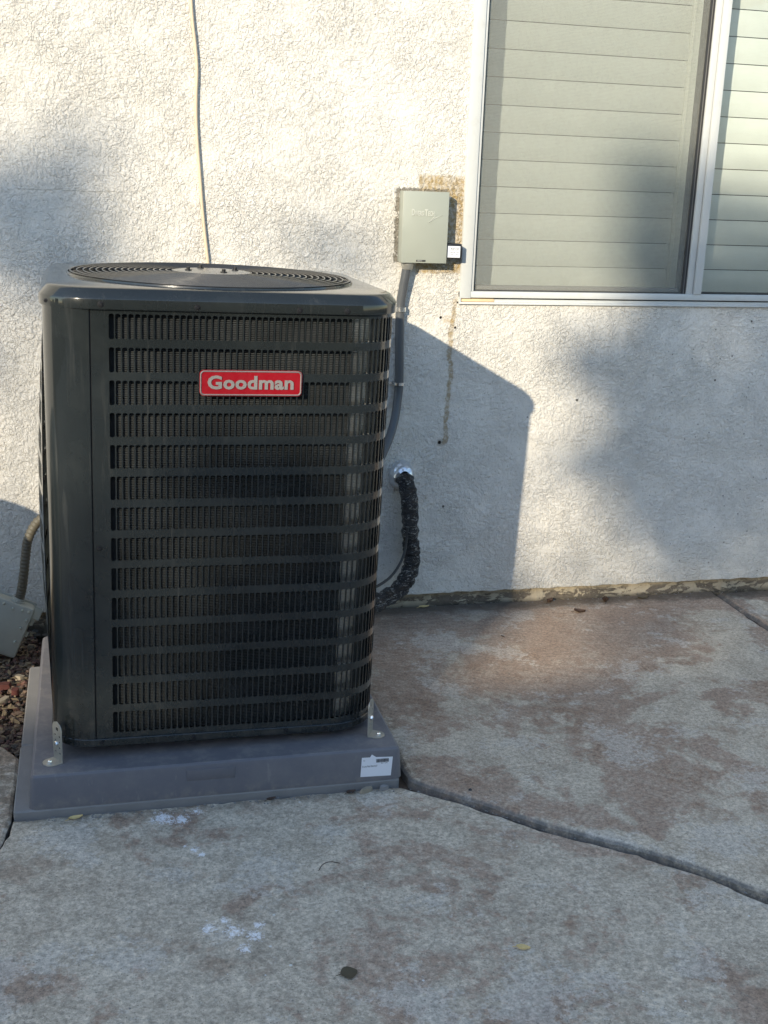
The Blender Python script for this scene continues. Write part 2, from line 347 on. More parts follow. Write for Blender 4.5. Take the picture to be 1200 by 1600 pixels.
# ------------------------------------------------------------------ helpers: meshes
class MB:
    def __init__(s, f=None): s.v = []; s.f = []; s.map = f; s.sm = []
    def add(s, vs, fs, smooth=False):
        o = len(s.v); s.v += [tuple(v) for v in vs]; s.f += [tuple(i+o for i in f) for f in fs]; s.sm += [smooth]*len(fs); return o
    def box(s, x0, x1, y0, y1, z0, z1, bev=0.0):
        if x0 > x1: x0, x1 = x1, x0
        if bev <= 0:
            s.add([(x, y, z) for z in (z0, z1) for y in (y0, y1) for x in (x0, x1)],
                  [(0, 2, 3, 1), (4, 5, 7, 6), (0, 1, 5, 4), (2, 6, 7, 3), (0, 4, 6, 2), (1, 3, 7, 5)])
        else:
            b = bev; cx, cy, cz = (x0+x1)/2, (y0+y1)/2, (z0+z1)/2; hx, hy, hz = (x1-x0)/2, (y1-y0)/2, (z1-z0)/2
            bm = bmesh_new(); import bmesh
            bmesh.ops.create_cube(bm, size=2)
            for v in bm.verts: v.co = (cx+v.co.x*hx, cy+v.co.y*hy, cz+v.co.z*hz)
            bmesh.ops.bevel(bm, geom=bm.edges[:], offset=b, segments=2, affect='EDGES', profile=.5)
            bm.verts.index_update(); s.add([v.co[:] for v in bm.verts], [[v.index for v in f.verts] for f in bm.faces], True); bm.free()
    def tube(s, pts, r, n=10, cap=True, radii=None):
        pts = [Vector(p) for p in pts]; rings = []; prev = None
        for i, p in enumerate(pts):
            t = (pts[min(i+1, len(pts)-1)]-pts[max(i-1, 0)]).normalized()
            if prev is None: a = t.orthogonal().normalized()
            else: a = (prev-t*prev.dot(t)).normalized()
            prev = a; b = t.cross(a); rr = radii[i] if radii else r
            rings.append([p+(a*math.cos(k*2*math.pi/n)+b*math.sin(k*2*math.pi/n))*rr for k in range(n)])
        vs = [v for rg in rings for v in rg]; fs = []
        for i in range(len(rings)-1):
            for k in range(n): fs.append((i*n+k, i*n+(k+1) % n, (i+1)*n+(k+1) % n, (i+1)*n+k))
        s.add(vs, fs, True)
        if cap: s.add(rings[0], [tuple(range(n))[::-1]]); s.add(rings[-1], [tuple(range(n))])
    def lathe(s, prof, c=(0, 0, 0), n=32, axis='z'):
        vs = []; fs = []
        for r, z in prof:
            for k in range(n):
                a = 2*math.pi*k/n; x, y = r*math.cos(a), r*math.sin(a)
                p = (x, y, z) if axis == 'z' else ((x, -z, y) if axis == 'y' else (z, x, y))
                vs.append((c[0]+p[0], c[1]+p[1], c[2]+p[2]))
        for i in range(len(prof)-1):
            for k in range(n): fs.append((i*n+k, i*n+(k+1) % n, (i+1)*n+(k+1) % n, (i+1)*n+k))
        s.add(vs, fs, True)
    def build(s, name, mat, parent=None, world=False, loc=None):
        vs = s.v if s.map is None else [s.map(v) for v in s.v]
        me = bpy.data.meshes.new(name); me.from_pydata([tuple(v) for v in vs], [], s.f)
        me.polygons.foreach_set('use_smooth', [bool(x) for x in s.sm])
        me.materials.append(M[mat] if isinstance(mat, str) else mat)
        me.set_sharp_from_angle(angle=R(38)); me.update()
        o = bpy.data.objects.new(name, me); COL.objects.link(o)
        if parent is not None:
            o.parent = parent; o.matrix_parent_inverse = parent_world(parent).inverted()
        return o
def bmesh_new():
    import bmesh
    return bmesh.new()
def parent_world(p):
    m = Matrix.Translation(p.location)
    return m if p.parent is None else Matrix.Identity(4) if p.type == 'MESH' else m
def tag(o, label=None, cat=None, group=None, kind=None):
    if label: o['label'] = label
    if cat: o['category'] = cat
    if group: o['group'] = group
    if kind: o['kind'] = kind
    return o
def empty(name, loc, label=None, cat=None, group=None, kind=None):
    o = bpy.data.objects.new(name, None); COL.objects.link(o); o.location = loc; o.empty_display_size = .05
    return tag(o, label, cat, group, kind)
def text_mesh(txt, size, depth, offset=0.0, spacing=1.0):
    cu = bpy.data.curves.new('lettering', 'FONT'); cu.body = txt; cu.size = size; cu.extrude = depth; cu.offset = offset
    cu.align_x = 'CENTER'; cu.align_y = 'CENTER'; cu.space_character = spacing; cu.resolution_u = 3
    if depth > .0006: cu.bevel_depth = min(.0004, depth*.4); cu.bevel_resolution = 1
    ob = bpy.data.objects.new('tmp', cu); COL.objects.link(ob)
    dg = bpy.context.evaluated_depsgraph_get(); me = bpy.data.meshes.new_from_object(ob.evaluated_get(dg))
    bpy.data.objects.remove(ob); bpy.data.curves.remove(cu)
    vs = [v.co.copy() for v in me.vertices]; fs = [tuple(p.vertices) for p in me.polygons]; bpy.data.meshes.remove(me)
    xs = [v.x for v in vs]; ys = [v.y for v in vs]; cx, cy = (min(xs)+max(xs))/2, (min(ys)+max(ys))/2
    w, h = max(xs)-min(xs), max(ys)-min(ys)
    return [Vector(((v.x-cx)/w, (v.y-cy)/h, v.z)) for v in vs], fs      # unit box, z = depth
def spline(pts, n=8):
    pts = [Vector(p) for p in pts]; out = []
    for i in range(len(pts)-1):
        p0 = pts[max(i-1, 0)]; p1 = pts[i]; p2 = pts[i+1]; p3 = pts[min(i+2, len(pts)-1)]
        for k in range(n):
            t = k/n; out.append(.5*((2*p1)+(p2-p0)*t+(2*p0-5*p1+4*p2-p3)*t*t+(3*p1-p0-3*p2+p3)*t**3))
    out.append(pts[-1]); return out

# ================================================================== the setting: ground and slabs
g = MB(); g.add([(-300, -300, -.035), (300, -300, -.035), (300, 300, -.035), (-300, 300, -.035)], [(0, 1, 2, 3)])
tag(g.build('ground', 'soil'), 'dark soil ground under the slabs', kind='structure')
JT = [(.612, -1.083), (.735, -1.186), (.866, -1.318), (1.018, -1.437), (1.115, -1.530), (1.197, -1.637), (1.50, -1.93), (1.975, -2.40)]
patio = empty('patio', (0, 0, 0), 'worn reddish grey concrete patio of several slabs', kind='structure')
def slab(poly, z, mat, rough_edges, r=.012, thick=.05, label=None, jit=.0055):
    """slab with a rounded, chipped rim; poly counter-clockwise, rough_edges = indices of edges that are subdivided"""
    pts = []
    for i, p in enumerate(poly):
        q = poly[(i+1) % len(poly)]; L = math.dist(p, q)
        n = max(1, int(L/.018)) if i in rough_edges else 1
        for k in range(n):
            t = k/n; x = p[0]+(q[0]-p[0])*t; y = p[1]+(q[1]-p[1])*t
            if n > 1:
                nx, ny = (q[1]-p[1])/L, -(q[0]-p[0])/L
                j = (mnoise.noise(Vector((x*14, y*14, z*10)))*1.2+mnoise.noise(Vector((x*55, y*55, 3)))*.7)*jit
                x += nx*j; y += ny*j
            pts.append((x, y))
    n = len(pts); mb = MB(); rings = []
    nor = []
    for i in range(n):
        a = Vector(pts[i-1]); c = Vector(pts[(i+1) % n]); b = Vector(pts[i])
        e = ((b-a).normalized()+(c-b).normalized()); e = e.normalized() if e.length > 1e-6 else (c-b).normalized(); nor.append(Vector((-e.y, e.x)))
    for d, h in ((0, -thick), (0, -r), (r*.5, -r*.5), (r*1.35, 0)):
        rings.append([(pts[i][0]+nor[i].x*d, pts[i][1]+nor[i].y*d, z+h) for i in range(n)])
    vs = [v for rg in rings for v in rg]; fs = []
    for k in range(3):
        for i in range(n): fs.append((k*n+i, k*n+(i+1) % n, (k+1)*n+(i+1) % n, (k+1)*n+i))
    mb.add(vs, fs, True); mb.add(rings[-1], [tuple(range(n))], False)
    o = mb.build('concrete_slab', mat, patio)
    if label: o['label'] = label
    return o
A = [(.618, .012), (.618, -1.07)]+JT[1:]+[(1.975, .012)]
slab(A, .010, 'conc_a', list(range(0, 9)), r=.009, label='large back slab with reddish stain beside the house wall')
off = lambda p: (p[0]-.006, p[1]-.010)
Bp = [(-5, -5.6), (5, -5.6), (5, -5.4), (1.985, -2.42)]+[off(p) for p in JT[::-1]][1:]+[(.595, -1.083), (-.2475, -1.084), (-.2575, -1.157), (-.399, -1.752), (-5, -3.58)]
slab(Bp, -.003, 'conc_b', [3, 4, 5, 6, 7, 8, 9, 10, 11, 12, 13, 14, 15], r=.003, label='front slab with white splashes', jit=.006)
slab([(1.995, .012), (1.995, -2.41), (5, -5.38), (9, -5.38), (9, .012)], .004, 'conc_c', [0, 1], r=.012, label='right slab beyond the cracked joint')
slab([(-5, -3.57), (-.4015, -1.748), (-.2600, -1.155), (-.2500, -1.084), (-.2480, -.80), (-.29, -.735), (-5, -.70)], -.001, 'conc_d', [1, 2, 3, 4, 5], r=.005, label='rough slab edge at the left', jit=.002)
# joint filler down in the groove
jb = MB(); jb.add([(.56, -1.13, -.018), (2.1, -2.6, -.018), (2.1, -2.2, -.018), (.62, -1.0, -.018)], [(0, 1, 2, 3)])
jb.add([(1.94, .02, -.020), (2.03, .02, -.020), (2.03, -2.5, -.020), (1.94, -2.5, -.020)], [(3, 2, 1, 0)])
tag(jb.build('joint_filler', 'soil', patio), 'dark dirt in the joints')

# ================================================================== house wall
wall = empty('house_wall', (0, 0, 0), 'cream stucco house wall behind the air conditioner', 'wall')
WX0, WX1, WZ0, WZ1 = 1.0145, 2.62, .9705, 2.20
mb = MB(); xs = [-4.5, WX0, WX1, 6.5]; zs = [.058, WZ0, WZ1, 3.1]
for i in range(3):
    for j in range(3):
        if i == 1 and j == 1: continue
        mb.add([(xs[i], 0, zs[j]), (xs[i+1], 0, zs[j]), (xs[i+1], 0, zs[j+1]), (xs[i], 0, zs[j+1])], [(0, 1, 2, 3)])
T = .19
mb.add([(WX0, 0, WZ0), (WX1, 0, WZ0), (WX1, 0, WZ1), (WX0, 0, WZ1), (WX0, T, WZ0), (WX1, T, WZ0), (WX1, T, WZ1), (WX0, T, WZ1)],
       [(0, 1, 5, 4), (1, 2, 6, 5), (2, 3, 7, 6), (3, 0, 4, 7)])
# ragged lower lip
n = 700; lo = []
for i in range(n+1):
    x = -4.5+11*i/n; dz = mnoise.noise(Vector((x*20, 0, 0)))*.0035+mnoise.noise(Vector((x*70, 0, 2)))*.0025
    lo.append((x, dz))
v = []; f = []
for x, dz in lo: v += [(x, 0, .0582), (x, .001, .0545+dz), (x, .030, .0535+dz)]
for i in range(n): a = i*3; f += [(a+1, a+4, a+3, a), (a+2, a+5, a+4, a+1)]
mb.add(v, f, True)
mb.build('stucco_face', 'stucco', wall)
b = MB(); b.box(-4.5, 6.5, T+.03, T+.05, -.3, 3.1); b.box(-4.5, 6.5, .03, T+.03, 3.08, 3.1); b.build('inner_wall', 'room', wall)
# foundation strip with lumps
v = []; f = []; n = 1400; rows = 9
for i in range(n+1):
    x = -1.2+4.6*i/n
    for j in range(rows):
        z = -.03+.09*j/(rows-1)
        y = .020-.006*(1-j/(rows-1))+mnoise.noise(Vector((x*16, z*30, 1)))*.005+mnoise.noise(Vector((x*60, z*80, 4)))*.0028
        v.append((x, y, z))
for i in range(n):
    for j in range(rows-1): a = i*rows+j; f.append((a, a+rows, a+rows+1, a+1))
fb = MB(); fb.add(v, f, True); fb.box(-4.5, -1.2, .02, .1, -.3, .06); fb.box(3.4, 6.5, .02, .1, -.3, .06); fb.build('foundation', 'found', wall)

# window: frame, sashes, panes, screen, shutter slats
win = MB()
win.box(WX0, 1.0495, -.010, .06, .9885, WZ1, .002)               # left jamb
win.box(1.0500, 1.0585, -.004, .06, 1.0095, WZ1, .001)
win.box(WX0, WX1, -.008, .05, .9905, 1.0090, .0015)              # bottom rail
win.box(WX0, WX1, -.009, .05, .9710, .9775, .0012)               # lower lip
win.box(WX0, 1.019, -.0085, .05, .9776, .9903)                   # end of the track
win.box(1.1265, WX1, -.002, .05, .9778, .9860)                   # outer track
win.box(WX0, WX1, -.010, .06, 2.165, WZ1)
win.box(WX1-.04, WX1, -.010, .06, 1.01, 2.165)
frame = win.build('window_frame', 'vinyl', wall); frame['label'] = 'white painted window frame'
tr = MB(); tr.box(1.0192, WX1-.001, .010, .045, .9775, .9905); tr.build('track_shadow_gap', 'gasket', wall)
ms = MB(); ms.box(1.757, 1.7765, -.004, .045, 1.0092, 2.165, .0012); ms.box(1.7785, 1.803, -.012, .045, 1.0092, 2.165, .0015)
ms.build('sash_stile', 'vinyl', wall)
gk = MB(); gk.box(1.0588, 1.0630, .004, .05, 1.0092, 2.165); gk.box(1.7425, 1.7475, .004, .05, 1.0092, 2.165); gk.box(1.7520, 1.7568, .004, .05, 1.0092, 2.165)
gk.box(1.0630, 1.7425, .008, .05, 1.0092, 1.0125); gk.box(1.8032, 1.806, .006, .05, 1.0092, 2.165); gk.box(1.806, WX1-.04, .006, .05, 1.0092, 1.0125)
gk.build('gasket', 'gasket', wall)
g2 = MB(); g2.box(1.7477, 1.7518, .006, .05, 1.0092, 2.165); g2.box(1.075, 1.7400, .020, .06, 1.0125, 1.0235, .001); g2.build('screen_track', 'gasket2', wall)
def pane(x0, x1, y, z0, z1, name, mat):
    p = MB(); p.add([(x0, y, z0), (x1, y, z0), (x1, y, z1), (x0, y, z1)], [(0, 1, 2, 3)]); return p.build(name, mat, wall)
sc = pane(1.060, 1.745, .009, 1.0127, 2.163, 'insect_screen', 'screen'); sc['label'] = 'grey insect screen over the left sash'
pane(1.060, 1.756, .055, 1.01, 2.164, 'window_pane', 'glass'); pane(1.8035, WX1-.04, .030, 1.01, 2.164, 'window_pane', 'glass')
YS = .140; z0 = 1.334+(1.7726-1.334)*(3.414+.14)/(3.414+.05); dz = .0766*(3.554/3.464)
shp = None
def slat_mesh(x0, x1):
    s = MB(); H = dz-.0022; prof = []
    for k in range(9):
        t = k/8; prof.append((-.0045*math.sin(math.pi*t)-.003*(1-t)*1.0, t*H))
    for k in range(9):
        t = 1-k/8; prof.append((.0045*math.sin(math.pi*t)+.001, t*H))
    n = len(prof); vs = [(x, YS+p[0], p[1]) for x in (x0, x1) for p in prof]
    s.add(vs, [(i, (i+1) % n, n+(i+1) % n, n+i) for i in range(n)], True); s.add(vs[:n], [tuple(range(n))]); s.add(vs[n:], [tuple(range(n))[::-1]])
    return s
for (x0, x1) in ((1.045, 1.752), (1.872, 2.60)):
    base = None
    for k in range(-5, 11):
        zz = z0-k*dz-dz if True else 0
        if zz < .985: continue
        if base is None: base = slat_mesh(x0, x1).build('shutter_slat', 'shutter', wall); o = base
        else:
            o = base.copy(); COL.objects.link(o)
        o.location.z = zz
st = MB(); st.box(1.753, 1.806, YS-.010, YS+.02, .98, 2.19, .002); st.box(1.8075, 1.871, YS-.010, YS+.02, .98, 2.19, .002)
for x in (1.762, 1.797, 1.817, 1.861): st.box(x-.0022, x+.0022, YS-.0135, YS-.0095, .98, 2.19)
st.build('shutter_stile', 'shutter', wall)
sb = MB(); sb.box(1.02, 2.61, YS-.008, YS+.02, .972, .9995, .002); sb.build('shutter_rail', 'shutter', wall)
bk = MB(); bk.add([(WX0, T+.002, WZ0-.02), (WX1, T+.002, WZ0-.02), (WX1, T+.002, WZ1+.02), (WX0, T+.002, WZ1+.02)], [(0, 1, 2, 3)]); bk.build('added_dark_backing', 'room', wall)  # added dark sheet, keeps sky light out of the slat gaps
wd = MB(); wd.box(1.0200, 1.1255, -.003, .009, .9785, .9870, .001)
tag(wd.build('wooden_stick', 'wood'), 'tan wooden stick lying in the window track at its left end', 'stick')

# ================================================================== plastic pad on cement base
def rbox_loft(mb, x0, x1, y0, y1, prof, rad, M_=10):
    """prof: list of (inset, z); rounded-rectangle loft"""
    rings = []
    for d, z in prof:
        ring = []; rr = max(rad-d, .0015)
        for cx, cy, a0 in ((x1-d-rr, y1-d-rr, 0), (x0+d+rr, y1-d-rr, 90), (x0+d+rr, y0+d+rr, 180), (x1-d-rr, y0+d+rr, 270)):
            for k in range(M_+1):
                a = R(a0+90*k/M_); ring.append((cx+rr*math.cos(a), cy+rr*math.sin(a), z))
        rings.append(ring)
    n = len(rings[0]); fs = []
    for i in range(len(rings)-1):
        for k in range(n): fs.append((i*n+k, i*n+(k+1) % n, (i+1)*n+(k+1) % n, (i+1)*n+k))
    mb.add([v for r_ in rings for v in r_], fs, True)
    return rings
pad = MB()
rg = rbox_loft(pad, -.214, .6035, -1.0745, -.262, [(.0, .0130), (.0, .016), (.0045, .076), (.0065, .0835), (.012, .0876)], .018)
pad.add(rg[-1], [tuple(range(len(rg[-1])))])
padr = empty('equipment_pad', (.195, -.67, .012), 'bluish grey plastic pad under the air conditioner', 'equipment pad')
pad.build('pad_body', 'pad', padr)
pl = MB(); pl.box(.118, .222, -1.0728, -1.066, .0495, .0755, .0006); pl.build('raised_panel', 'pad', padr)
lb = MB()
q = [(.505, .0245), (.576, .0225), (.580, .0675), (.543, .0695), (.541, .0695), (.531, .0765), (.527, .0700), (.508, .0705)]
fy = lambda z: -1.0745+.0045*(z-.016)/.06-.0006
lb.add([(x, fy(z), z) for x, z in q], [tuple(range(len(q)))]); lab = lb.build('paper_label', 'label', padr); lab['label'] = 'white barcode label with a torn top edge'
ik = MB()
random.seed(3); x = .541
while x < .569:
    w = random.choice((.0006, .0009, .0013)); ik.add([(x, fy(.056)-.0005, .0565), (x+w, fy(.056)-.0005, .0565), (x+w, fy(.066)-.0005, .0650), (x, fy(.066)-.0005, .0650)], [(0, 1, 2, 3)]); x += w+random.choice((.0005, .0008))
def put_text(mb, txt, cx, cz, w, h, yf, off=0.0, depth=.0002, fn=None):
    vs, fs = text_mesh(txt, 1.0, 0.0 if depth < .0005 else .05, off)
    mb.add([(cx+v.x*w, yf(cz+v.y*h)-(0 if depth < .0005 else (v.z+.05)/.1*depth), cz+v.y*h) for v in vs], fs)
put_text(ik, 'E-Lite Pad 32x32x3', .5265, .0490, .034, .0042, lambda z: fy(z)-.0005)
put_text(ik, '32', .513, .0630, .0045, .0026, lambda z: fy(z)-.0005)
put_text(ik, '002  1054', .560, .0542, .015, .0022, lambda z: fy(z)-.0005)
ik.build('print', 'ink', lab)
cb = empty('cement_base', (.19, -.65, -.02), 'pale grey cement base slab showing under the plastic pad', 'base slab')
b = MB(); rbr = rbox_loft(b, -.246, .5975, -1.0755, -.768, [(0, -.03), (0, .009), (.003, .0122)], .008, 4); b.add(rbr[-1], [tuple(range(len(rbr[-1])))]); b.build('base_block', 'concblk', cb)
b = MB(); rbr = rbox_loft(b, -.2445, .5975, -.765, -.30, [(0, -.03), (0, .009), (.003, .0122)], .008, 4); b.add(rbr[-1], [tuple(range(len(rbr[-1])))]); b.build('base_block', 'concblk', cb)

# ================================================================== air conditioner
ex = Vector((.9998, .0116, -.0154)); ey = Vector((-.0112, .9999, -.004)); ez = Vector((.0157, -.025, .9996)); OO = Vector((-.161, -1.01, .1197))
def UM(p): return OO+ex*p[0]+ey*p[1]+ez*p[2]
UW, UD = .725, .665
ac = empty('air_conditioner', (.2015, -.68, .0876), 'tall dark grey outdoor air conditioner with louvred sides and a red badge', 'air conditioner')
RF, RL = .115, .085
def make_path(start_u, segs):
    """segs: ('l', du, dw) or ('a', cx, cy, r, a0, a1); returns f(s)->(u,w,nu,nw), length"""
    out = []; tot = 0
    for sg in segs:
        if sg[0] == 'l':
            (_, a, b_) = sg; L = math.dist(a, b_); out.append((tot, L, sg))
        else:
            L = abs(R(sg[5]-sg[4]))*sg[3]; out.append((tot, L, sg))
        tot += L
    def f(s, d=0.0):
        for t0, L, sg in out:
            if s <= t0+L+1e-9 or sg is out[-1][2]:
                k = (s-t0)/L
                if sg[0] == 'l':
                    a, b_ = sg[1], sg[2]; tx, ty = (b_[0]-a[0])/L, (b_[1]-a[1])/L; u, w = a[0]+(b_[0]-a[0])*k, a[1]+(b_[1]-a[1])*k; nu, nw = ty, -tx
                else:
                    _, cx, cy, r_, a0, a1 = sg; an = R(a0+(a1-a0)*k); nu, nw = math.cos(an), math.sin(an); u, w = cx+r_*nu, cy+r_*nw
                return (u-nu*d, w-nw*d)
    return f, tot
front_path, FL = make_path(0, [('l', (.0915, 0), (UW-RF, 0)), ('a', UW-RF, RF, RF, -90, 0), ('l', (UW, RF), (UW, UD-.05)), ('a', UW-.05, UD-.05, .05, 0, 90), ('l', (UW-.05, UD), (.09, UD))])
left_path, LL = make_path(0, [('l', (0, UD-.10), (0, RL+.004))])
def bowed(s, d=0.0):
    u, w = left_path(s, d); return (u, w)
ROW0, RP, RH, NR = .9374, .0660, .0500, 14
def louvre_panel(path, s0, q, ncol, total, s_begin, bow=0.0):
    mb = MB(); hw = q*.395; hh = RH/2; rc = .0036
    hole = []
    for cx, cz, a0 in ((hw-rc, hh-rc, 0), (-hw+rc, hh-rc, 90), (-hw+rc, -hh+rc, 180), (hw-rc, -hh+rc, 270)):
        for k in range(4): a = R(a0+30*k); hole.append((cx+rc*math.cos(a), cz+rc*math.sin(a)))
    oc = [(q/2, RP/2), (-q/2, RP/2), (-q/2, -RP/2), (q/2, -RP/2)]
    def P(s, v, d):
        u, w = path(s, d)
        if bow: 
            u -= bow*math.sin(math.pi*min(max((v-.01)/.94, 0), 1))*math.sin(math.pi*min(max(w/UD, 0), 1))
        return (u, w, v)
    for r_ in range(NR):
        cz = ROW0-hh-r_*RP
        for c in range(ncol):
            cs = s0+hw+c*q; vs = []; fs = []
            vs += [P(cs+x, cz+z, 0) for x, z in hole]; vs += [P(cs+x, cz+z, .0040) for x, z in hole]; vs += [P(cs+x, cz+z, 0) for x, z in oc]
            for k in range(16): fs.append((k, (k+1) % 16, 16+(k+1) % 16, 16+k))
            for k in range(4):
                a = k*4
                fs.append((32+k, a+1, a)); fs.append((32+k, a+2, a+1)); fs.append((32+k, a+3, a+2)); fs.append((32+k, 32+(k+1) % 4, (a+4) % 16, a+3))
            mb.add(vs, fs)
    sa = s0+hw-q/2; sb_ = s0+hw+(ncol-.5)*q
    top = ROW0-hh+RP/2; bot = ROW0-hh-(NR-1)*RP-RP/2
    def strip(a, b_, z0_, z1_):
        n = max(1, int((b_-a)/.008)); nz = 1 if not bow else 14
        vs = []; fs = []
        for i in range(n+1):
            for j in range(nz+1): vs.append(P(a+(b_-a)*i/n, z0_+(z1_-z0_)*j/nz, 0))
        for i in range(n):
            for j in range(nz): k = i*(nz+1)+j; fs.append((k, k+nz+1, k+nz+2, k+1))
        mb.add(vs, fs, True)
    strip(s_begin, sa, bot, top); strip(sb_, total, bot, top); strip(s_begin, total, top, .962); strip(s_begin, total, .012, bot)
    return mb
q = .01265
nfront = int((FL-.03-(.1257-.0915))/q)
m = louvre_panel(front_path, .1257-.0915, q, nfront, FL, 0.0); m.map = UM
m.build('louvre_panel', 'paint', ac)['label'] = 'louvred guard wrapping the front and right side'
nl = int((LL-.03)/q)
m = louvre_panel(left_path, .012, q, nl, LL, 0.0, bow=.024); m.map = UM
m.build('louvre_panel', 'paint', ac)['label'] = 'slightly bowed louvred guard on the left side'
# corner posts
post_path, PL = make_path(0, [('l', (0.0, RL+.003), (0, RL)), ('a', RL, RL, RL, 180, 270), ('l', (RL, 0), (.0882, 0))])
def sweep(path, L, prof, n, closed=False, s0=0.0):
    mb = MB(UM); vs = []; m_ = len(prof)
    for i in range(n+1):
        for d, v in prof: u, w = path(s0+(L-s0)*i/n, d); vs.append((u, w, v))
    fs = []
    for i in range(n):
        for j in range(m_-1): k = i*m_+j; fs.append((k, k+m_, k+m_+1, k+1))
    mb.add(vs, fs, True); return mb
sweep(post_path, PL, [(.012, .012), (-.0012, .012), (-.0012, .962), (.012, .962)], 26).build('corner_post', 'paint', ac)
bpost, BL = make_path(0, [('l', (.09, UD), (.05, UD)), ('a', .05, UD-.05, .05, 90, 180), ('l', (0, UD-.05), (0, UD-.10))])
sweep(bpost, BL, [(-.0012, .012), (-.0012, .962)], 16).build('corner_post', 'paint', ac)
# dark slot behind the seam
m = MB(UM); m.box(.086, .096, .0025, .004, .012, .962); m.build('seam_gap', 'dark', ac)
def rr_path(off, RFx):
    x0, x1, y0, y1 = -off, UW+off, -off, UD+off; a, b_, c_, d_ = RFx
    return [('l', (x0+a, y0), (x1-b_, y0)), ('a', x1-b_, y0+b_, b_, -90, 0), ('l', (x1, y0+b_), (x1, y1-c_)), ('a', x1-c_, y1-c_, c_, 0, 90), ('l', (x1-c_, y1), (x0+d_, y1)), ('a', x0+d_, y1-d_, d_, 90, 180), ('l', (x0, y1-d_), (x0, y0+a)), ('a', x0+a, y0+a, a, 180, 270)]
def ring_at(off, rad, N=120):
    f, L = make_path(0, rr_path(off, [r_+off for r_ in rad])); return [f(L*i/N) for i in range(N)]
rad = (RL, RF, .06, .06)
def loft(prof, rad, N=120, circ=None):
    mb = MB(UM); rings = []
    for off_, v in prof: rings.append([(u, w, v) for u, w in ring_at(off_, rad, N)])
    if circ:
        base = rings[-1]; cx, cy = UW/2, UD/2
        for r_, v in circ:
            rg_ = []
            for (u, w, _) in base:
                a = math.atan2(w-cy, u-cx); rg_.append((cx+r_*math.cos(a), cy+r_*math.sin(a), v))
            rings.append(rg_)
    n = N; fs = []
    for i in range(len(rings)-1):
        for k in range(n): fs.append((i*n+k, i*n+(k+1) % n, (i+1)*n+(k+1) % n, (i+1)*n+k))
    mb.add([v for r_ in rings for v in r_], fs, True); return mb
loft([(-.03, -.001), (.0025, -.001), (.0042, .001), (.0042, .0155), (.0030, .0168), (-.004, .0168)], rad).build('base_pan', 'paint', ac)
GR = .3105
cap = loft([(-.003, .9470), (.0060, .9450), (.0078, .9462), (.0078, .9650), (.0070, .9672), (-.0060, .9820), (-.0085, .9842), (-.0115, .9856), (-.0150, .9864)], (.10, RF, .10, .10), circ=[(GR+.0060, .9880), (GR+.0050, .9915), (GR+.0030, .9915), (GR+.001, .9870), (GR-.004, .93)])
cap.build('top_cap', 'paint', ac)
FC = (UW/2, UD/2)
# fan guard: concentric wires, spokes, hub plate
fg = MB(UM)
for i in range(17):
    r_ = .088+i*(GR-.002-.088)/16; v = .9930+.0060*(1-(r_/GR)**2)
    fg.tube([(FC[0]+r_*math.cos(a), FC[1]+r_*math.sin(a), v) for a in [2*math.pi*k/72 for k in range(73)]], .0017, 6, False)
guard = fg.build('fan_guard', 'wire', ac); guard['label'] = 'round guard of concentric wires on top'
sp = MB(UM)
for k in range(8):
    a = R(22.5+45*k+8); sp.tube([(FC[0]+r_*math.cos(a), FC[1]+r_*math.sin(a), .9895+.0060*(1-(r_/GR)**2)) for r_ in (.06, .12, .18, .24, GR+.004)], .0028, 6)
sp.build('guard_spokes', 'wire', guard)
hp = MB(UM); hp.lathe([(0, 1.0015), (.078, 1.0010), (.086, .9995), (.086, .9970), (0, .9970)], (FC[0], FC[1], 0), 40); hp.build('hub_plate', 'hub', guard)
for a in (20, 110, 200, 290):
    bl = MB(UM); c = (FC[0]+.058*math.cos(R(a)), FC[1]+.058*math.sin(R(a)), 1.0010); bl.lathe([(0, .0085), (.0042, .008), (.0042, .003), (.0075, .0028), (.0075, 0)], c, 10); bl.build('bolt', 'black', guard)
mo = MB(UM); mo.lathe([(0, .996), (.07, .996), (.072, .990), (.072, .88), (.06, .865), (0, .865)], (FC[0], FC[1], 0), 32); mo.build('fan_motor', 'dark', ac)
for k in range(3):
    fb_ = MB(UM); vs = []; n1 = 8; n2 = 6
    for i in range(n1+1):
        r_ = .05+(GR-.03-.05)*i/n1
        for j in range(n2+1):
            a = R(120*k+15+(-32+64*j/n2)*(1-.25*i/n1)); v = .90+.035*(j/n2-.5)*1.6
            vs.append((FC[0]+r_*math.cos(a), FC[1]+r_*math.sin(a), v))
    fs = [(i*(n2+1)+j, (i+1)*(n2+1)+j, (i+1)*(n2+1)+j+1, i*(n2+1)+j+1) for i in range(n1) for j in range(n2)]
    fb_.add(vs, fs, True); fb_.build('fan_blade', 'conduit', ac)
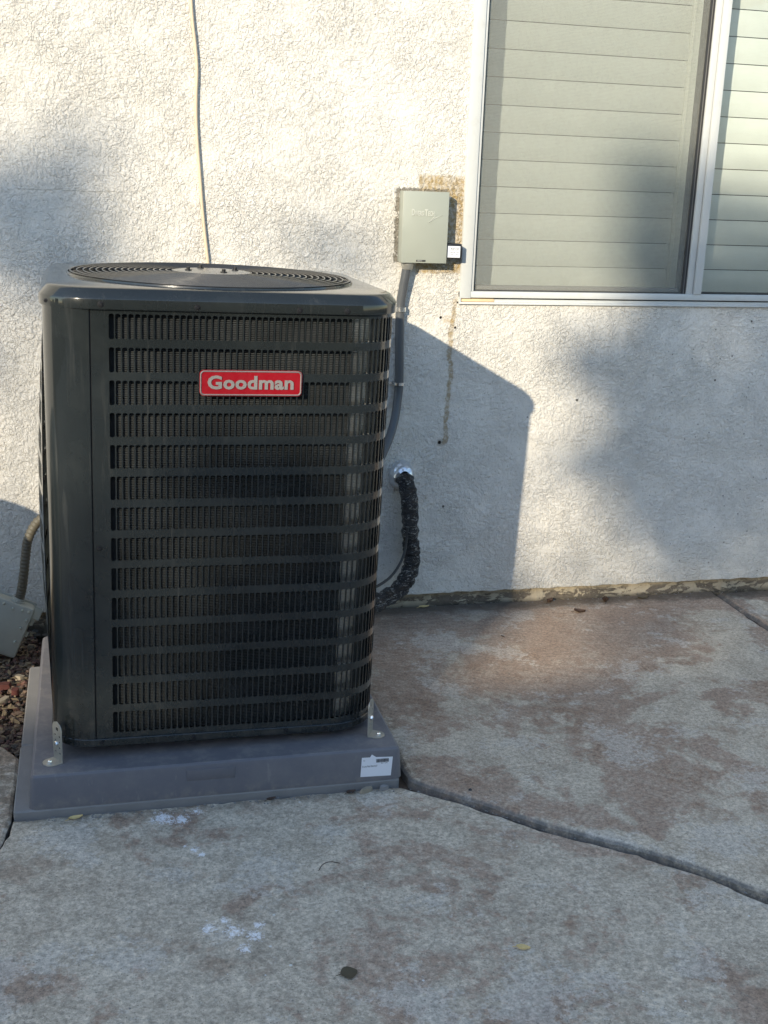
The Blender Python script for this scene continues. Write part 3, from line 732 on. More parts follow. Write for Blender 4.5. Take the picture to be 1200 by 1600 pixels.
# condenser coil: stacked fins, plus dark core, end plate and a corner with painted glints
CI = .024
cpath, CL = make_path(0, [('l', (.140, CI), (UW-RF, CI)), ('a', UW-RF, RF, RF-CI, -90, 0), ('l', (UW-CI, RF), (UW-CI, UD-.05)), ('a', UW-.05, UD-.05, .05-CI, 0, 90), ('l', (UW-.05, UD-CI), (.06, UD-CI)), ('a', .06, UD-.06, .06-CI, 90, 180), ('l', (CI, UD-.06), (CI, .10))])
def fins(s0, s1, n, name, mat):
    mb = MB(UM); pitch = .0037
    samples = [s0+(s1-s0)*i/n for i in range(n+1)]
    po = [cpath(s, 0) for s in samples]; pi_ = [cpath(s, .006) for s in samples]
    vs = []; fs = []; z = .022
    while z < .945:
        o = len(vs)
        for (a, b_), (c_, d_) in zip(po, pi_): vs += [(c_, d_, z), (a, b_, z), (a, b_, z+.0021), (c_, d_, z+.0021)]
        for i in range(n):
            k = o+i*4
            for j in range(3): fs.append((k+j, k+4+j, k+5+j, k+1+j))
        z += pitch
    mb.add(vs, fs, False); return mb.build(name, mat, ac)
sa = UW-RF-.140; arc = R(90)*(RF-CI)
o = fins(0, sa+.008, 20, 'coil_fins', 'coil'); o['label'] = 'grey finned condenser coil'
o = fins(sa+.009, sa+arc*.38, 8, 'coil_fins', 'coil_glint'); o['label'] = 'coil segment with painted glints at the right corner'
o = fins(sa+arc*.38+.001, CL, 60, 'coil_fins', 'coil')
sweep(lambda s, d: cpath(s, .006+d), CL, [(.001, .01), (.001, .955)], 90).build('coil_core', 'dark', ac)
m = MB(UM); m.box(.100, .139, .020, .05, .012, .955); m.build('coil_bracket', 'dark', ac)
m = MB(UM); m.box(.03, UW-.03, .03, UD-.03, .001, .006); m.build('floor_pan', 'dark', ac)
# feet
for u in (.10, .60):
    for w in (.12, UD-.12):
        ft = MB(); c = UM((u, w, 0)); ft.box(c.x-.03, c.x+.03, c.y-.03, c.y+.03, .0878, c.z+.002, .002); ft.build('foot', 'black', ac)
# screws
def screw(u, v, y=-.0085, r_=.0042, path=None):
    s_ = MB(UM); s_.lathe([(.0, .0030), (r_*.75, .0030), (r_, .0012), (r_, 0)], (u, y, v), 12, 'y'); s_.lathe([(r_, .0006), (r_*1.5, .0004), (r_*1.5, 0)], (u, y, v), 12, 'y'); return s_.build('screw', 'screw', ac)
for u, v in ((.1106, .9560), (.2964, .9540), (.5017, .9530), (.6000, .9530)): screw(u, v)
screw(.1016, .4544, -.0015, .0038)
for u, v in ((.1025, .0095), (.2994, .0090), (.5054, .0090), (.595, .0092)): screw(u, v, -.0045, .0036)
s_ = MB(UM); s_.lathe([(0, .003), (.003, .003), (.0042, .001), (.0042, 0)], (.0075, .028, .957), 12, 'y'); s_.build('screw', 'screw', ac)
# red badge
bd = MB(UM); bu0, bu1, bv0, bv1 = .3030, .5120, .7765, .8290
def rrect(x0, x1, z0_, z1_, r_, n=6):
    out = []
    for cx, cz, a0 in ((x1-r_, z1_-r_, 0), (x0+r_, z1_-r_, 90), (x0+r_, z0_+r_, 180), (x1-r_, z0_+r_, 270)):
        for k in range(n+1): a = R(a0+90*k/n); out.append((cx+r_*math.cos(a), cz+r_*math.sin(a)))
    return out
def plate(mb, outline, ya, yb):
    n = len(outline); mb.add([(x, ya, z) for x, z in outline]+[(x, yb, z) for x, z in outline], [(i, (i+1) % n, n+(i+1) % n, n+i) for i in range(n)]); mb.add([(x, ya, z) for x, z in outline], [tuple(range(n))[::-1]]); mb.add([(x, yb, z) for x, z in outline], [tuple(range(n))])
plate(bd, rrect(bu0, bu1, bv0, bv1, .009), -.0075, .001)
badge = bd.build('badge', 'badge_red', ac); badge['label'] = 'red nameplate with silver lettering'
rm = MB(UM); o_ = rrect(bu0+.0003, bu1-.0003, bv0+.0003, bv1-.0003, .0088); i_ = rrect(bu0+.0042, bu1-.0042, bv0+.0042, bv1-.0042, .0055)
n = len(o_); mid = [((a[0]+b_[0])/2, (a[1]+b_[1])/2) for a, b_ in zip(o_, i_)]
vs = [(x, -.0070, z) for x, z in o_]+[(x, -.0100, z) for x, z in mid]+[(x, -.0070, z) for x, z in i_]
rm.add(vs, [(k*n+i, k*n+(i+1) % n, (k+1)*n+(i+1) % n, (k+1)*n+i) for k in range(2) for i in range(n)], True); rm.build('badge_rim', 'silver', badge)
lt = MB(UM); vs, fs = text_mesh('Goodman', 1.0, .05, .034, 1.06)
lt.add([(.4065+v.x*.176, -.0072-(v.z+.055)/.11*.0026, .8045+v.y*.0285) for v in vs], fs); lt.build('lettering', 'silver', badge)

# brackets: perforated zinc straps bent into an L
def bracket(cx, cy, side, yawd, label, top):
    """side -1: foot points left, +1: foot points right"""
    root = empty('mounting_bracket', (cx, cy, .0880), label, 'bracket', 'perforated brackets holding the unit to its pad')
    ca, sa_ = math.cos(R(yawd)), math.sin(R(yawd))
    def mp(p):
        x, y = p[0]*side, p[1]; return (cx+x*ca-y*sa_, cy+x*sa_+y*ca, .0880+p[2])
    mb = MB(mp); th = .0016; wy = .0190; H = top-.0880
    # vertical plate in the y-z plane, holes punched
    def perf(P3, L, holes):
        """plate of length L along t, width +-wy; square grid with holes as gaps"""
        nl = max(1, int(L/.0042)); wl_ = [-wy, -.0125, -.0055, .0055, .0125, wy]
        for i in range(nl):
            a, b_ = L*i/nl, L*(i+1)/nl
            for j in range(5):
                hole = (j in (1, 3)) and (i % 3 == 1) and .012 < a < L-.028
                big = (j == 2) and L-.024 < (a+b_)/2 < L-.011 and L > .06
                if hole or big: continue
                w0, w1 = wl_[j], wl_[j+1]
                def cl(w, t):   # rounded end
                    e = t-(L-wy); 
                    return w if e <= 0 else max(-1, min(1, w/wy))*math.sqrt(max(wy*wy-e*e, 1e-8))
                for (s0_, s1_) in ((0, th),):
                    q8 = [P3(cl(w, t), t, s_) for s_ in (0, th) for t in (a, b_) for w in (w0, w1)]
                    mb.add(q8, [(0, 2, 3, 1), (4, 5, 7, 6), (0, 1, 5, 4), (2, 6, 7, 3), (0, 4, 6, 2), (1, 3, 7, 5)])
    perf(lambda w, t, s_: (s_, w, t), H, True)
    perf(lambda w, t, s_: (t, w, s_), .036, True)
    mb.build('strap', 'zinc', root)
    b1 = MB(mp); b1.lathe([(0, .006), (.004, .0055), (.0055, .003), (.0055, 0)], (.021, 0, th), 6); b1.build('bolt_head', 'bolt', root)
    b2 = MB(mp); b2.lathe([(0, .006), (.004, .0055), (.0055, .003), (.0055, 0)], (th, 0, .042), 6, 'x'); b2.build('bolt_head', 'bolt', root)
    return root
bracket(-.1515, -1.003, -1, 30, 'perforated zinc strap at the left front corner of the unit', .180)
bracket(.5435, -.992, 1, -30, 'perforated zinc strap at the right front corner of the unit', .176)

# ================================================================== disconnect box, surge device, conduit
db = empty('disconnect_box', (.88, 0, 1.09), 'grey green metal switch box on the wall beside the window', 'electrical box')
b = MB(); b.box(.8205, .9505, -.048, -.001, 1.0935, 1.2915, .0015); b.build('box_body', 'boxpaint', db)
b = MB(); b.box(.8175, .9535, -.0575, -.0485, 1.0925, 1.2925, .0015); b.box(.8175, .8195, -.0485, -.030, 1.0925, 1.2925); b.box(.9515, .9535, -.0485, -.030, 1.0925, 1.2925)
lid = b.build('box_lid', 'boxpaint', db); lid['label'] = 'hinged lid with raised lettering'
big = MB()
for tx, x0_, w_, h_ in (('D', .8440, .0088, .0185), ('IVERSI', .8538, .0270, .0135), ('T', .8820, .0095, .0185), ('ECH', .8925, .0180, .0135)):
    vs, fs = text_mesh(tx, 1.0, .05, .03)
    big.add([(x0_+w_*(.5+v.x), -.0576-(v.z+.055)/.11*.0016, 1.2250+h_*(.5+v.y)) for v in vs], fs)
def wedge(mb, pts, y0_, y1_):
    n = len(pts); mb.add([(x, y0_, z) for x, z in pts]+[(x, y1_, z) for x, z in pts], [(i, (i+1) % n, n+(i+1) % n, n+i) for i in range(n)]); mb.add([(x, y1_, z) for x, z in pts], [tuple(range(n))])
wedge(big, [(.894, 1.2055), (.9115, 1.2175), (.9355, 1.2285), (.9115, 1.2200)], -.0574, -.0592)
wedge(big, [(.894, 1.2055), (.9105, 1.2215), (.918, 1.2290), (.9085, 1.2215)], -.0574, -.0590)
big.build('raised_lettering', 'box_highlight', lid)
b = MB(); b.box(.8625, .8905, -.0582, -.0577, 1.0965, 1.1015); b.build('latch_slot', 'gasket', lid)
b = MB(); b.box(.866, .880, -.0592, -.0583, 1.0972, 1.1002, .0004); b.build('latch_tab', 'zinc', lid)
for z in (1.125, 1.165, 1.215, 1.262):
    b = MB(); b.lathe([(0, .0008), (.008, .0008), (.009, 0)], (.8203, -.024, z), 16, 'x'); b.build('knockout', 'boxpaint', db)
sv = empty('surge_protector', (.975, -.03, 1.09), 'small black surge protector with white label on the right of the switch box', 'surge protector')
b = MB(); b.box(.9540, 1.0015, -.048, -.014, 1.106, 1.1485, .0025); b.build('body', 'black', sv)
b = MB(); b.box(.9585, .9965, -.0486, -.0481, 1.1095, 1.1420); l2 = b.build('paper_label', 'label', sv)
b = MB(); put_text(b, 'RSH-50', .980, 1.1345, .024, .0065, lambda z: -.0489); put_text(b, '120/240 VAC', .980, 1.1240, .028, .0035, lambda z: -.0489); put_text(b, 'TYPE 1  SPD', .978, 1.1175, .026, .0032, lambda z: -.0489)
b.add([(.963, -.0489, 1.1292), (.994, -.0489, 1.1292), (.994, -.0489, 1.1297), (.963, -.0489, 1.1297)], [(0, 1, 2, 3)])
b.build('print', 'ink', l2)
cdt = empty('flexible_conduit', (.84, -.02, .6), 'grey flexible conduit from the switch box down to the unit', 'conduit')
cp = spline([(.8440, -.030, 1.090), (.8400, -.028, 1.055), (.8345, -.022, 1.005), (.8310, -.017, .955), (.8330, -.016, .86), (.8370, -.0165, .75), (.8340, -.020, .690), (.8180, -.045, .62), (.780, -.10, .555), (.715, -.19, .50), (.62, -.30, .47), (.56, -.36, .465)], 10)
b = MB(); b.tube(cp, .0130, 16); b.build('hose', 'conduit', cdt)
b = MB(); b.lathe([(.0, .003), (.019, .003), (.019, -.006), (.0165, -.010), (.0165, -.014), (.0135, -.018)], (.8440, -.030, 1.0895), 20); b.build('connector', 'zinc', cdt)
def strap(x, z, w):
    b = MB(); pts = []
    for k in range(13):
        a = math.pi*k/12; pts.append((x+math.cos(a)*.0152, -.017-math.sin(a)*.0155))
    pts = [(x+.0152, -.001)]+pts+[(x-.0152, -.0015), (x-.045, -.0015)]
    o2 = [(x+.0166, -.001)]+[(x+math.cos(math.pi*k/12)*.0166, -.017-math.sin(math.pi*k/12)*.0170) for k in range(13)]+[(x-.0152, -.0032), (x-.045, -.0032)]
    n = len(pts); vs = [(p[0], p[1], z+dz_) for dz_ in (-w, w) for p in pts]+[(p[0], p[1], z+dz_) for dz_ in (-w, w) for p in o2]
    fs = []
    for i in range(n-1): fs += [(2*n+i, 2*n+i+1, 3*n+i+1, 3*n+i), (i, n+i, n+i+1, i+1), (i, i+1, 2*n+i+1, 2*n+i), (n+i, 3*n+i, 3*n+i+1, n+i+1)]
    b.add(vs, fs, True); b.add([(x-.045, -.0032, z-w), (x-.045, -.0015, z-w), (x-.045, -.0015, z+w), (x-.045, -.0032, z+w)], [(0, 1, 2, 3)])
    b.lathe([(0, .006), (.0045, .005), (.0055, .002), (.0055, 0)], (x-.034, -.0032, z), 8, 'y')
    return b
strap(.8318, .9555, .0065).build('pipe_strap', 'bolt', cdt); strap(.8368, .735, .0045).build('pipe_strap', 'bolt', cdt)

# ================================================================== refrigerant line
ls = empty('refrigerant_line', (.86, -.03, .3), 'black tape wrapped refrigerant line bending from the wall to the unit', 'insulated pipe')
lp = spline([(.861, -.016, .450), (.8635, -.040, .436), (.873, -.053, .392), (.880, -.050, .33), (.884, -.048, .26), (.890, -.050, .215), (.888, -.060, .175), (.868, -.085, .140), (.828, -.125, .115), (.77, -.17, .105), (.68, -.25, .105), (.57, -.30, .11)], 10)
random.seed(11)
radii = [.0255*(1+.22*mnoise.noise(Vector((i*.45, 0, 0)))+.06*math.sin(i*.9)) for i in range(len(lp))]
b = MB(); b.tube(lp, .021, 22, True, radii)
b.v = [tuple(Vector(v)+Vector((mnoise.noise(Vector(v)*70), mnoise.noise(Vector(v)*70+Vector((9, 0, 0))), mnoise.noise(Vector(v)*70+Vector((0, 9, 0)))))*.0035) for v in b.v]
b.build('wrapped_pipe', 'wrap', ls)
b = MB(); b.lathe([(.0400, .000), (.0385, .008), (.0350, .020), (.0300, .034), (.0255, .040), (.019, .042)], (.8600, -.0005, .4480), 28, 'y')
b.v = [(x+mnoise.noise(Vector((x, y, z))*60)*.002, min(y+mnoise.noise(Vector((x, y, z))*45+Vector((4, 4, 4)))*.003, -.0004), z+(z-.4485)*.18) for x, y, z in b.v]
b.build('foil_collar', 'foil', ls)
tb = MB(); tb.tube(spline([(.868, -.070, .30), (.866, -.072, .26), (.855, -.085, .215), (.825, -.11, .175), (.78, -.15, .155), (.70, -.22, .15), (.58, -.30, .15)], 8), .0042, 8)
tag(tb.build('thin_tube', 'gasket'), 'thin dark tube curving beside the wrapped line into the unit', 'tube')

# ================================================================== cable on the wall
cb_ = MB(); pts = [(.205, 0, 3.05), (.228, 0, 2.6), (.215, 0, 2.2), (.222, 0, 1.95), (.2300, 0, 1.76), (.2430, 0, 1.602), (.2415, 0, 1.52), (.2415, 0, 1.438), (.2475, 0, 1.35), (.2520, 0, 1.27), (.2620, 0, 1.17), (.2720, 0, 1.065), (.285, 0, .9), (.27, 0, .6), (.28, 0, .2)]
cb_.tube([p+Vector((mnoise.noise(Vector((p.z*9, 0, 0)))*.002, -.0085+mnoise.noise(Vector((p.z*4, 5, 0)))*.0012, 0)) for p in spline(pts, 10)], .0044, 10)
tag(cb_.build('wall_cable', 'cable'), 'cream painted cable running down the stucco wall', 'cable')

# ================================================================== grey junction box hanging on the left
jbx = empty('junction_box', (-.31, -.2, .02), 'tilted grey riveted junction box on a flexible conduit left of the unit', 'electrical box')
c0 = Vector((-.227, -.205, .140)); ang = R(-24)
jx_ = Vector((math.cos(ang), -.03, math.sin(ang))).normalized(); jn = Vector((-.05, -1, .14)).normalized(); jn = (jn-jx_*jn.dot(jx_)).normalized(); jz_ = jx_.cross(-jn) * -1
if jz_.z < 0: jz_ = -jz_
def JM(p): return c0+jx_*p[0]-jn*p[1]+jz_*p[2]       # x right, y back, z up, from the top right front corner
b = MB(JM); b.box(-.20, 0, 0, .060, -.152, 0, .010); b.build('box_body', 'oldbox', jbx)
b = MB(JM); b.box(-.205, .003, .0585, .0635, -.155, .004, .002); b.build('back_plate', 'oldbox', jbx)
for p in ((-.040-.018, -.018), (-.032, -.014), (-.014, -.012), (-.012, -.036), (-.018, -.062), (-.018, -.104), (-.085, -.012)):
    r_ = MB(JM); r_.lathe([(0, .0042), (.003, .0034), (.0042, .0012), (.0044, 0)], (p[0], 0, p[1]), 10, 'y'); r_.build('rivet', 'boxpaint', jbx)
b = MB(JM)
for zc in (-.012, ):
    b.box(-.002, .020, .010, .012, zc-.016, zc+.014); b.box(.018, .020, .010, .030, zc-.016, zc+.014); b.box(-.002, .020, .028, .030, zc-.016, zc+.014)
b.box(0, .010, .016, .018, -.050, -.032); b.box(.008, .010, .016, .026, -.050, -.032)
b.box(0, .008, .016, .018, -.085, -.070); b.build('hinge_lug', 'boxpaint', jbx)
fc = MB(); cc = JM((-.052, .028, .0)); p0 = [cc, cc+jz_*.02, (-.262, -.175, .235), (-.248, -.17, .30), (-.228, -.165, .36), (-.195, -.17, .405), (-.14, -.19, .43)]
path = spline([cc-jz_*.004, cc+jz_*.022, (-.256, -.178, .232), (-.248, -.175, .29), (-.238, -.172, .34), (-.205, -.175, .392), (-.14, -.20, .42)], 22)
rr_ = [.0125+(.0009 if (i//2) % 2 else -.0007) for i in range(len(path))]; fc.tube(path, .0125, 14, True, rr_)
fc.build('flexible_tail', 'corr', jbx)
b = MB(JM); b.lathe([(.0, .010), (.0165, .010), (.0165, .004), (.021, .003), (.021, 0)], (-.052, .028, 0), 14); b.build('connector', 'oldbox', jbx)

# ================================================================== gravel bed
random.seed(5)
import bmesh
def stone_geo(rad_, seed):
    bm = bmesh.new(); bmesh.ops.create_icosphere(bm, subdivisions=1, radius=1)
    rnd = random.Random(seed); sx, sy, sz = rnd.uniform(.7, 1.3), rnd.uniform(.6, 1.1), rnd.uniform(.4, .75)
    vs = []
    for v in bm.verts:
        k = 1+mnoise.noise(v.co*1.3+Vector((seed*3.1, 0, 0)))*.7; vs.append(Vector((v.co.x*sx*k, v.co.y*sy*k, v.co.z*sz*k))*rad_)
    fs = [[v.index for v in f.verts] for f in bm.faces]; bm.free(); return vs, fs
V = []; F = []; TC = []
tints = [(.085, .040, .033), (.11, .050, .040), (.075, .040, .034), (.12, .08, .055), (.19, .145, .09), (.13, .10, .07), (.05, .045, .038), (.10, .065, .05)]
protos = [stone_geo(1, k) for k in range(12)]
for i in range(2600):
    x = random.uniform(-.75, -.235); y = random.uniform(-.76, .02)
    if x > -.246 and y < -.29: continue
    if i > 1500: x = random.uniform(-.40, -.235 if y > -.28 else -.247)
    vs, fs = protos[random.randrange(12)]; r_ = random.choice((.0045, .006, .0075, .010)); a = Matrix.Rotation(random.uniform(0, 6.28), 3, 'Z') @ Matrix.Rotation(random.uniform(-.5, .5), 3, 'X')
    z = -.022+random.uniform(0, .014)+max(0, (y+.5)*.012); o_ = len(V)
    V += [tuple(a @ (v*r_)+Vector((x, y, z))) for v in vs]; F += [tuple(k+o_ for k in f) for f in fs]
    t_ = random.choice(tints if y < -.45 else tints[3:]+tints[:2]); k = random.uniform(.7, 1.25); TC += [(t_[0]*k, t_[1]*k, t_[2]*k, 1)]*len(fs)
# fill strip behind the pad
for i in range(500):
    x = random.uniform(-.235, .60); y = random.uniform(-.25, .015); vs, fs = protos[random.randrange(12)]; r_ = random.choice((.006, .008, .011)); o_ = len(V)
    V += [tuple((v*r_)+Vector((x, y, -.02+random.uniform(0, .01)))) for v in vs]; F += [tuple(k+o_ for k in f) for f in fs]; t_ = random.choice(tints); TC += [(*t_, 1)]*len(fs)
me = bpy.data.meshes.new('gravel'); me.from_pydata(V, [], F); ca_ = me.color_attributes.new('tint', 'FLOAT_COLOR', 'CORNER')
cols = np.repeat(np.array(TC, dtype=np.float32), 3, axis=0).ravel(); ca_.data.foreach_set('color', cols); me.materials.append(M['gravel'])
gr = bpy.data.objects.new('gravel', me); COL.objects.link(gr); tag(gr, 'reddish brown gravel bed left of the pad', 'gravel', kind='stuff')
lt_ = MB(); random.seed(31)
for i in range(170):
    x = random.uniform(-.45, -.25); y = random.uniform(-.72, -.02); a = random.uniform(0, 6.28); L = random.uniform(.006, .016); w = L*random.uniform(.3, .5); z = -.006+random.uniform(0, .006)
    c_, s_ = math.cos(a), math.sin(a); t1, t2 = random.uniform(-.004, .004), random.uniform(-.003, .004)
    lt_.add([(x-c_*L, y-s_*L, z-t1), (x-s_*w, y+c_*w, z+t2), (x+c_*L, y+s_*L, z+t1), (x+s_*w, y-c_*w, z+t2)], [(0, 1, 2, 3)])
tag(lt_.build('leaf_litter', simple('litter', (.20, .15, .085), .8, var=.5, vs=90)), 'dry leaf litter lying over the gravel bed', 'leaf litter', kind='stuff')
def chip(x, y, z, a, L, w, h, mat, label, cat='stone chip'):
    b = MB(); rnd = random.Random(int(x*1e4)); ring = [(math.cos(t)*L*rnd.uniform(.75, 1.1), math.sin(t)*w*rnd.uniform(.75, 1.1)) for t in [k*math.pi/4 for k in range(8)]]
    c_, s_ = math.cos(a), math.sin(a); P = lambda p, zz, k: (x+(p[0]*c_-p[1]*s_)*k, y+(p[0]*s_+p[1]*c_)*k, zz)
    vs = [P(p, z, 1) for p in ring]+[P(p, z+h*rnd.uniform(.7, 1.1), .85) for p in ring]
    b.add(vs, [(i, (i+1) % 8, 8+(i+1) % 8, 8+i) for i in range(8)]+[tuple(range(8, 16))]); return tag(b.build('stone_chip', mat), label, cat)
chip(-.318, -.385, -.010, .3, .034, .016, .016, 'brickred', 'large red brick chip in the gravel at the left edge')
chip(-.277, -.43, -.010, 1.2, .016, .011, .020, 'brickred', 'small red brick chip nearer the pad')
chip(-.305, -.475, -.010, .9, .030, .010, .012, 'tanchip', 'long pale stone sliver in the gravel below the red chips')
chip(-.27, -.33, -.010, .2, .015, .012, .013, 'tanchip', 'pale tan pebble between the red chip and the cement base')
chip(.515, -1.094, -.003, .35, .020, .007, .011, 'tanchip', 'tan stone sliver against the pad front below its label')
chip(.558, -1.090, -.003, .1, .012, .006, .010, 'concblk', 'grey stone chip at the right front corner of the pad')

# ================================================================== leaves and small litter
def leaf(x, y, z, a, L, w, mat, label, curl=.3, name='dry_leaf', cat='leaf'):
    b = MB(); n = 8; vs = []; c_, s_ = math.cos(a), math.sin(a)
    for i in range(n+1):
        t = i/n; ww = w*math.sin(math.pi*min(1, t*.96+.02))**.8*(1.1-.3*t)
        for j in (-1, -.5, 0, .5, 1):
            lx = (t-.5)*L; ly = ww*j; lz = curl*w*(abs(j)**1.6)+curl*.35*L*(t-.5)**2*2+.0012
            vs.append((x+lx*c_-ly*s_, y+lx*s_+ly*c_, z+lz))
    b.add(vs, [(i*5+j, (i+1)*5+j, (i+1)*5+j+1, i*5+j+1) for i in range(n) for j in range(4)], True)
    b.tube([(x-(L*.5)*c_, y-(L*.5)*s_, z+.002), (x-(L*.5+L*.25)*c_, y-(L*.5+L*.25)*s_, z+.001)], .0007, 5)
    return tag(b.build(name, mat), label, cat)
leaf(.670, -1.694, -.003, -.45, .026, .0085, 'leaf_dry', 'small yellow dry leaf lying on the front slab', .3)
leaf(.346, -1.702, -.003, .1, .031, .0175, 'leaf_grey', 'round dark brown leaf flat on the front slab', .08)
leaf(1.436, -.122, .010, -.5, .036, .011, 'leaf_brown', 'dark curled leaf lying alone on the back slab', .7)
leaf(1.375, -.018, .010, .6, .030, .011, 'leaf_brown', 'dark curled leaf by the wall foot, left one of two', .8)
leaf(1.560, -.040, .010, 1.2, .030, .012, 'leaf_brown', 'dark curled leaf by the wall foot, right one of two', .9)
leaf(1.70, -.03, .010, .1, .040, .009, 'leaf_grey', 'grey brown leaf at the wall foot near the cracked joint', .6)
leaf(-.118, -1.098, -.003, .25, .030, .008, 'leaf_dry', 'yellow brown leaf tucked against the pad front at the left', .4)
leaf(.48, -1.094, -.003, .2, .022, .008, 'leaf_brown', 'rusty leaf against the pad front by the stone sliver', .5)
leaf(.300, -1.092, -.003, .3, .022, .006, 'leaf_brown', 'small dark leaf against the middle of the pad front', .5)
leaf(.952, -.004, .010, .1, .034, .010, 'leaf_dry', 'orange brown leaf at the wall foot behind the wrapped line', .3)
leaf(1.12, -.28, .010, 2.2, .012, .004, 'leaf_brown', 'tiny dark leaf on the back slab in the unit shadow', .4)
tw = MB(); tw.tube(spline([(.352, -1.385, -.001), (.362, -1.372, .003), (.378, -1.366, .004), (.398, -1.370, .001)], 5), .0009, 5); tag(tw.build('twig', 'leaf_brown'), 'thin curved twig on the front slab', 'twig')
nb = MB(); nb.add(*(lambda p: ([tuple(v*.0065+Vector((.742, -1.150, .012))) for v in p[0]], p[1]))(stone_geo(1, 4))); tag(nb.build('pebble', 'gasket'), 'dark pebble beside the slab joint near the pad corner', 'pebble')
cr = MB(); random.seed(21)
for i in range(420):
    k = random.random()
    if k < .35: x, y = random.uniform(-.24, .61), -1.086-abs(random.gauss(0, .010))
    elif k < .6: x, y = random.uniform(.65, 2.6), .008-abs(random.gauss(0, .018))
    elif k < .8:
        t = random.random()*(len(JT)-1); i0 = int(t); f_ = t-i0; x = JT[i0][0]*(1-f_)+JT[min(i0+1, 7)][0]*f_-.004; y = JT[i0][1]*(1-f_)+JT[min(i0+1, 7)][1]*f_-.012
    else: x, y = random.uniform(-.2, 2.2), random.uniform(-2.1, 0)
    if x > .6 and y > -1.07-(x-.6)*.95: zz = .0105
    else: zz = -.0025
    r_ = random.uniform(.0008, .0026)*(1.0 if k < .8 else .7); vs, fs = protos[random.randrange(12)]; cr.add([tuple(v*r_+Vector((x, y, zz+r_*.3))) for v in vs], fs)
tag(cr.build('grit', 'concblk'), 'fine grit scattered along the slab edges', 'grit', kind='stuff')

# ================================================================== unseen objects added outside the frame to throw shade
br_ = empty('added_barrel', (-.88, -.70, 0), 'unseen domed barrel added to shade the wall left of the unit', 'barrel')  # invented barrel for the curved shadow low on the wall
b = MB(); b.lathe([(0, -.006), (.25, -.006), (.265, .02), (.275, .25), (.272, .44), (.262, .52)], (-.90, -.70, 0), 40); b.build('drum', 'barrel', br_)
b = MB(); b.lathe([(.266, .515), (.268, .53), (.25, .575), (.21, .625), (.15, .665), (.08, .688), (0, .695)], (-.90, -.70, 0), 40); b.build('lid', 'barrel', br_)
nh = empty('added_neighbour_house', (0, -12, 0), 'unseen tan neighbouring house added to shade the ground', 'house')
NY, NH = -9.0, 3.515  # added house, eave height set by the ground shade edge
b = MB(); b.box(-22, 7, NY-8, NY-.5, -.03, NH-.15); b.build('wall', 'nwall', nh)
b = MB(); b.add([(-22.5, NY, NH), (7.5, NY, NH), (7.5, NY-4.2, NH+1.35), (-22.5, NY-4.2, NH+1.35), (-22.5, NY-8.5, NH), (7.5, NY-8.5, NH),
                 (-22.5, NY, NH-.16), (7.5, NY, NH-.16), (-22.5, NY-8.5, NH-.16), (7.5, NY-8.5, NH-.16)],
                [(0, 1, 2, 3), (3, 2, 5, 4), (6, 7, 1, 0), (8, 4, 5, 9), (6, 8, 9, 7), (1, 7, 9, 5, 2), (0, 3, 4, 8, 6)]); b.build('roof', 'ntile', nh)
for x in (-14, -8, -2.5):
    w_ = MB(); w_.box(x, x+1.6, NY-.5, NY-.46, 1.0, 2.3); f_ = w_.build('window', 'vinyl', nh)
    p_ = MB(); p_.box(x+.08, x+1.52, NY-.46, NY-.455, 1.08, 2.22); p_.build('pane', 'gasket2', f_)
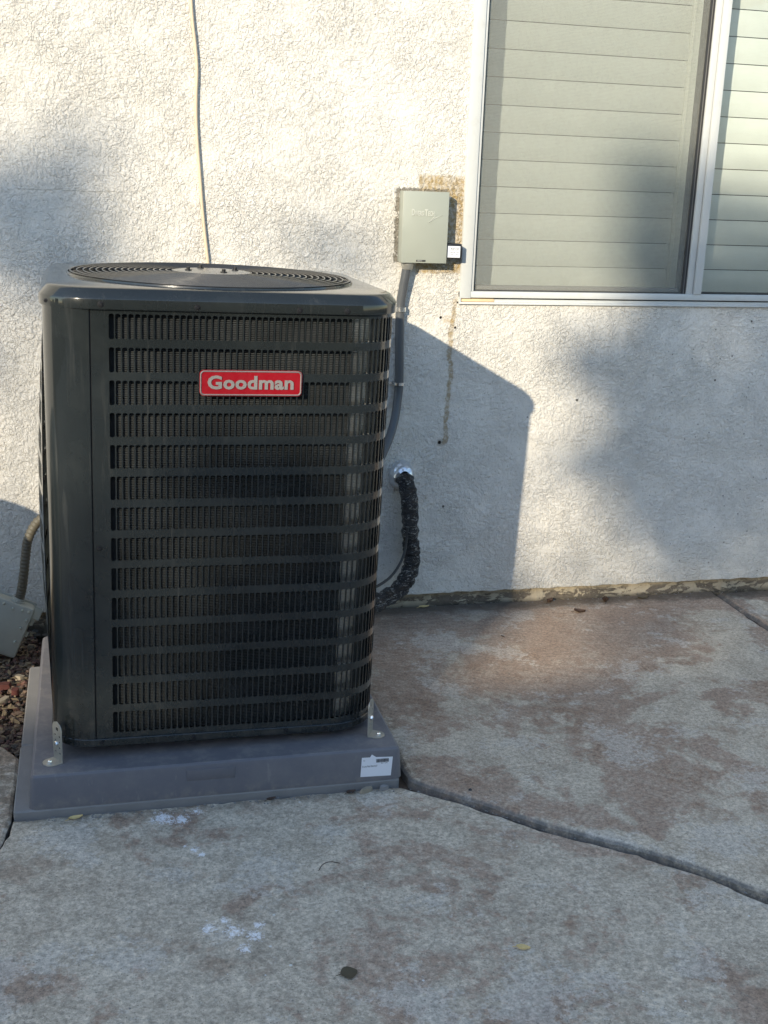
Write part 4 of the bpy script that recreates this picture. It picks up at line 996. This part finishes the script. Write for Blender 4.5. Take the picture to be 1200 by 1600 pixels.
# unseen trees, leaf clusters aimed along sun rays to shade chosen spots
D = Vector((.73, 1.0, -.417)); TY = 15.5
blobs = [  # x, y, z of the place it shades, half sizes, number of leaves
    (1.80, 0, .48, .36, .42, 420), (2.25, 0, .60, .42, .62, 700), (1.58, 0, 1.24, .11, .24, 85), (1.88, 0, 1.07, .32, .14, 120), (1.47, 0, .80, .14, .11, 34),
    (1.66, 0, .72, .14, .26, 110), (1.95, 0, 1.30, .25, .12, 40),
    (-.11, 0, 1.17, .08, .13, 36), (-.07, 0, 1.04, .12, .08, 26), (-.24, 0, 1.18, .22, .20, 75), (.62, 0, 1.12, .2, .06, 14), (-.36, 0, .80, .12, .12, 12), 
    (.27, -1.01, .70, .21, .07, 52), (.34, -1.01, .44, .19, .12, 90), (-.12, -1.01, .40, .10, .10, 210), (.30, -1.01, .27, .18, .10, 100), (.45, -1.01, .32, .10, .16, 120), (-.05, -1.01, .60, .08, .04, 7), (.2, -1.01, .20, .16, .05, 12),
    (1.62, -.30, 0, .14, .08, 60), (1.95, -.5, 0, .30, .15, 120)]
D0 = D
def make_tree(tx, sel, label, seed):
    tree = empty('shade_tree', (tx, -TY, 0), label, 'tree', 'unseen trees added for shade')
    random.seed(seed); trunk = [(tx, -TY, -.05), (tx+.1, -TY, 1.5), (tx-.1, -TY+.1, 3.0), (tx+.05, -TY, 4.2)]
    b = MB(); sp_ = spline(trunk, 6); b.tube(sp_, .2, 12, True, [.24-.12*i/(len(sp_)-1) for i in range(len(sp_))])
    lv = MB()
    for (x, y, z, a, c_, n) in sel:
        p = Vector((x, y, z))-D0*(TY+y)
        st_ = Vector(trunk[-1]); mid = st_.lerp(p, .5)+Vector((0, random.uniform(-.3, .3), -.5))
        pe = p+Vector((0, 0, -c_*.3)); s2 = spline([st_, mid, pe], 5); b.tube(s2, .03, 5, False, [.045-.040*i/(len(s2)-1) for i in range(len(s2))])
        for i in range(n):
            u_, v_ = random.gauss(0, .50), random.gauss(0, .50); q_ = p+Vector((u_*a, 0, v_*c_))+D0*random.uniform(-.7, .7)
            e1 = Vector((random.gauss(0, 1), random.gauss(0, 1), random.gauss(0, 1))).normalized(); e2 = e1.orthogonal().normalized(); s_ = random.uniform(.035, .07)
            lv.add([q_-e1*s_*1.5, q_+e2*s_*.7, q_+e1*s_*1.5, q_-e2*s_*.7], [(0, 1, 2, 3)])
    b.build('trunk', 'bark', tree); lv.build('crown', 'leaf', tree)
make_tree(-8.9, [q_ for q_ in blobs if q_[0] > .5], 'unseen dense leafy tree added for shade, right one of the two', 9)
make_tree(-12.0, [q_ for q_ in blobs if q_[0] <= .5], 'unseen sparse leafy tree added for shade, left one of the two', 10)
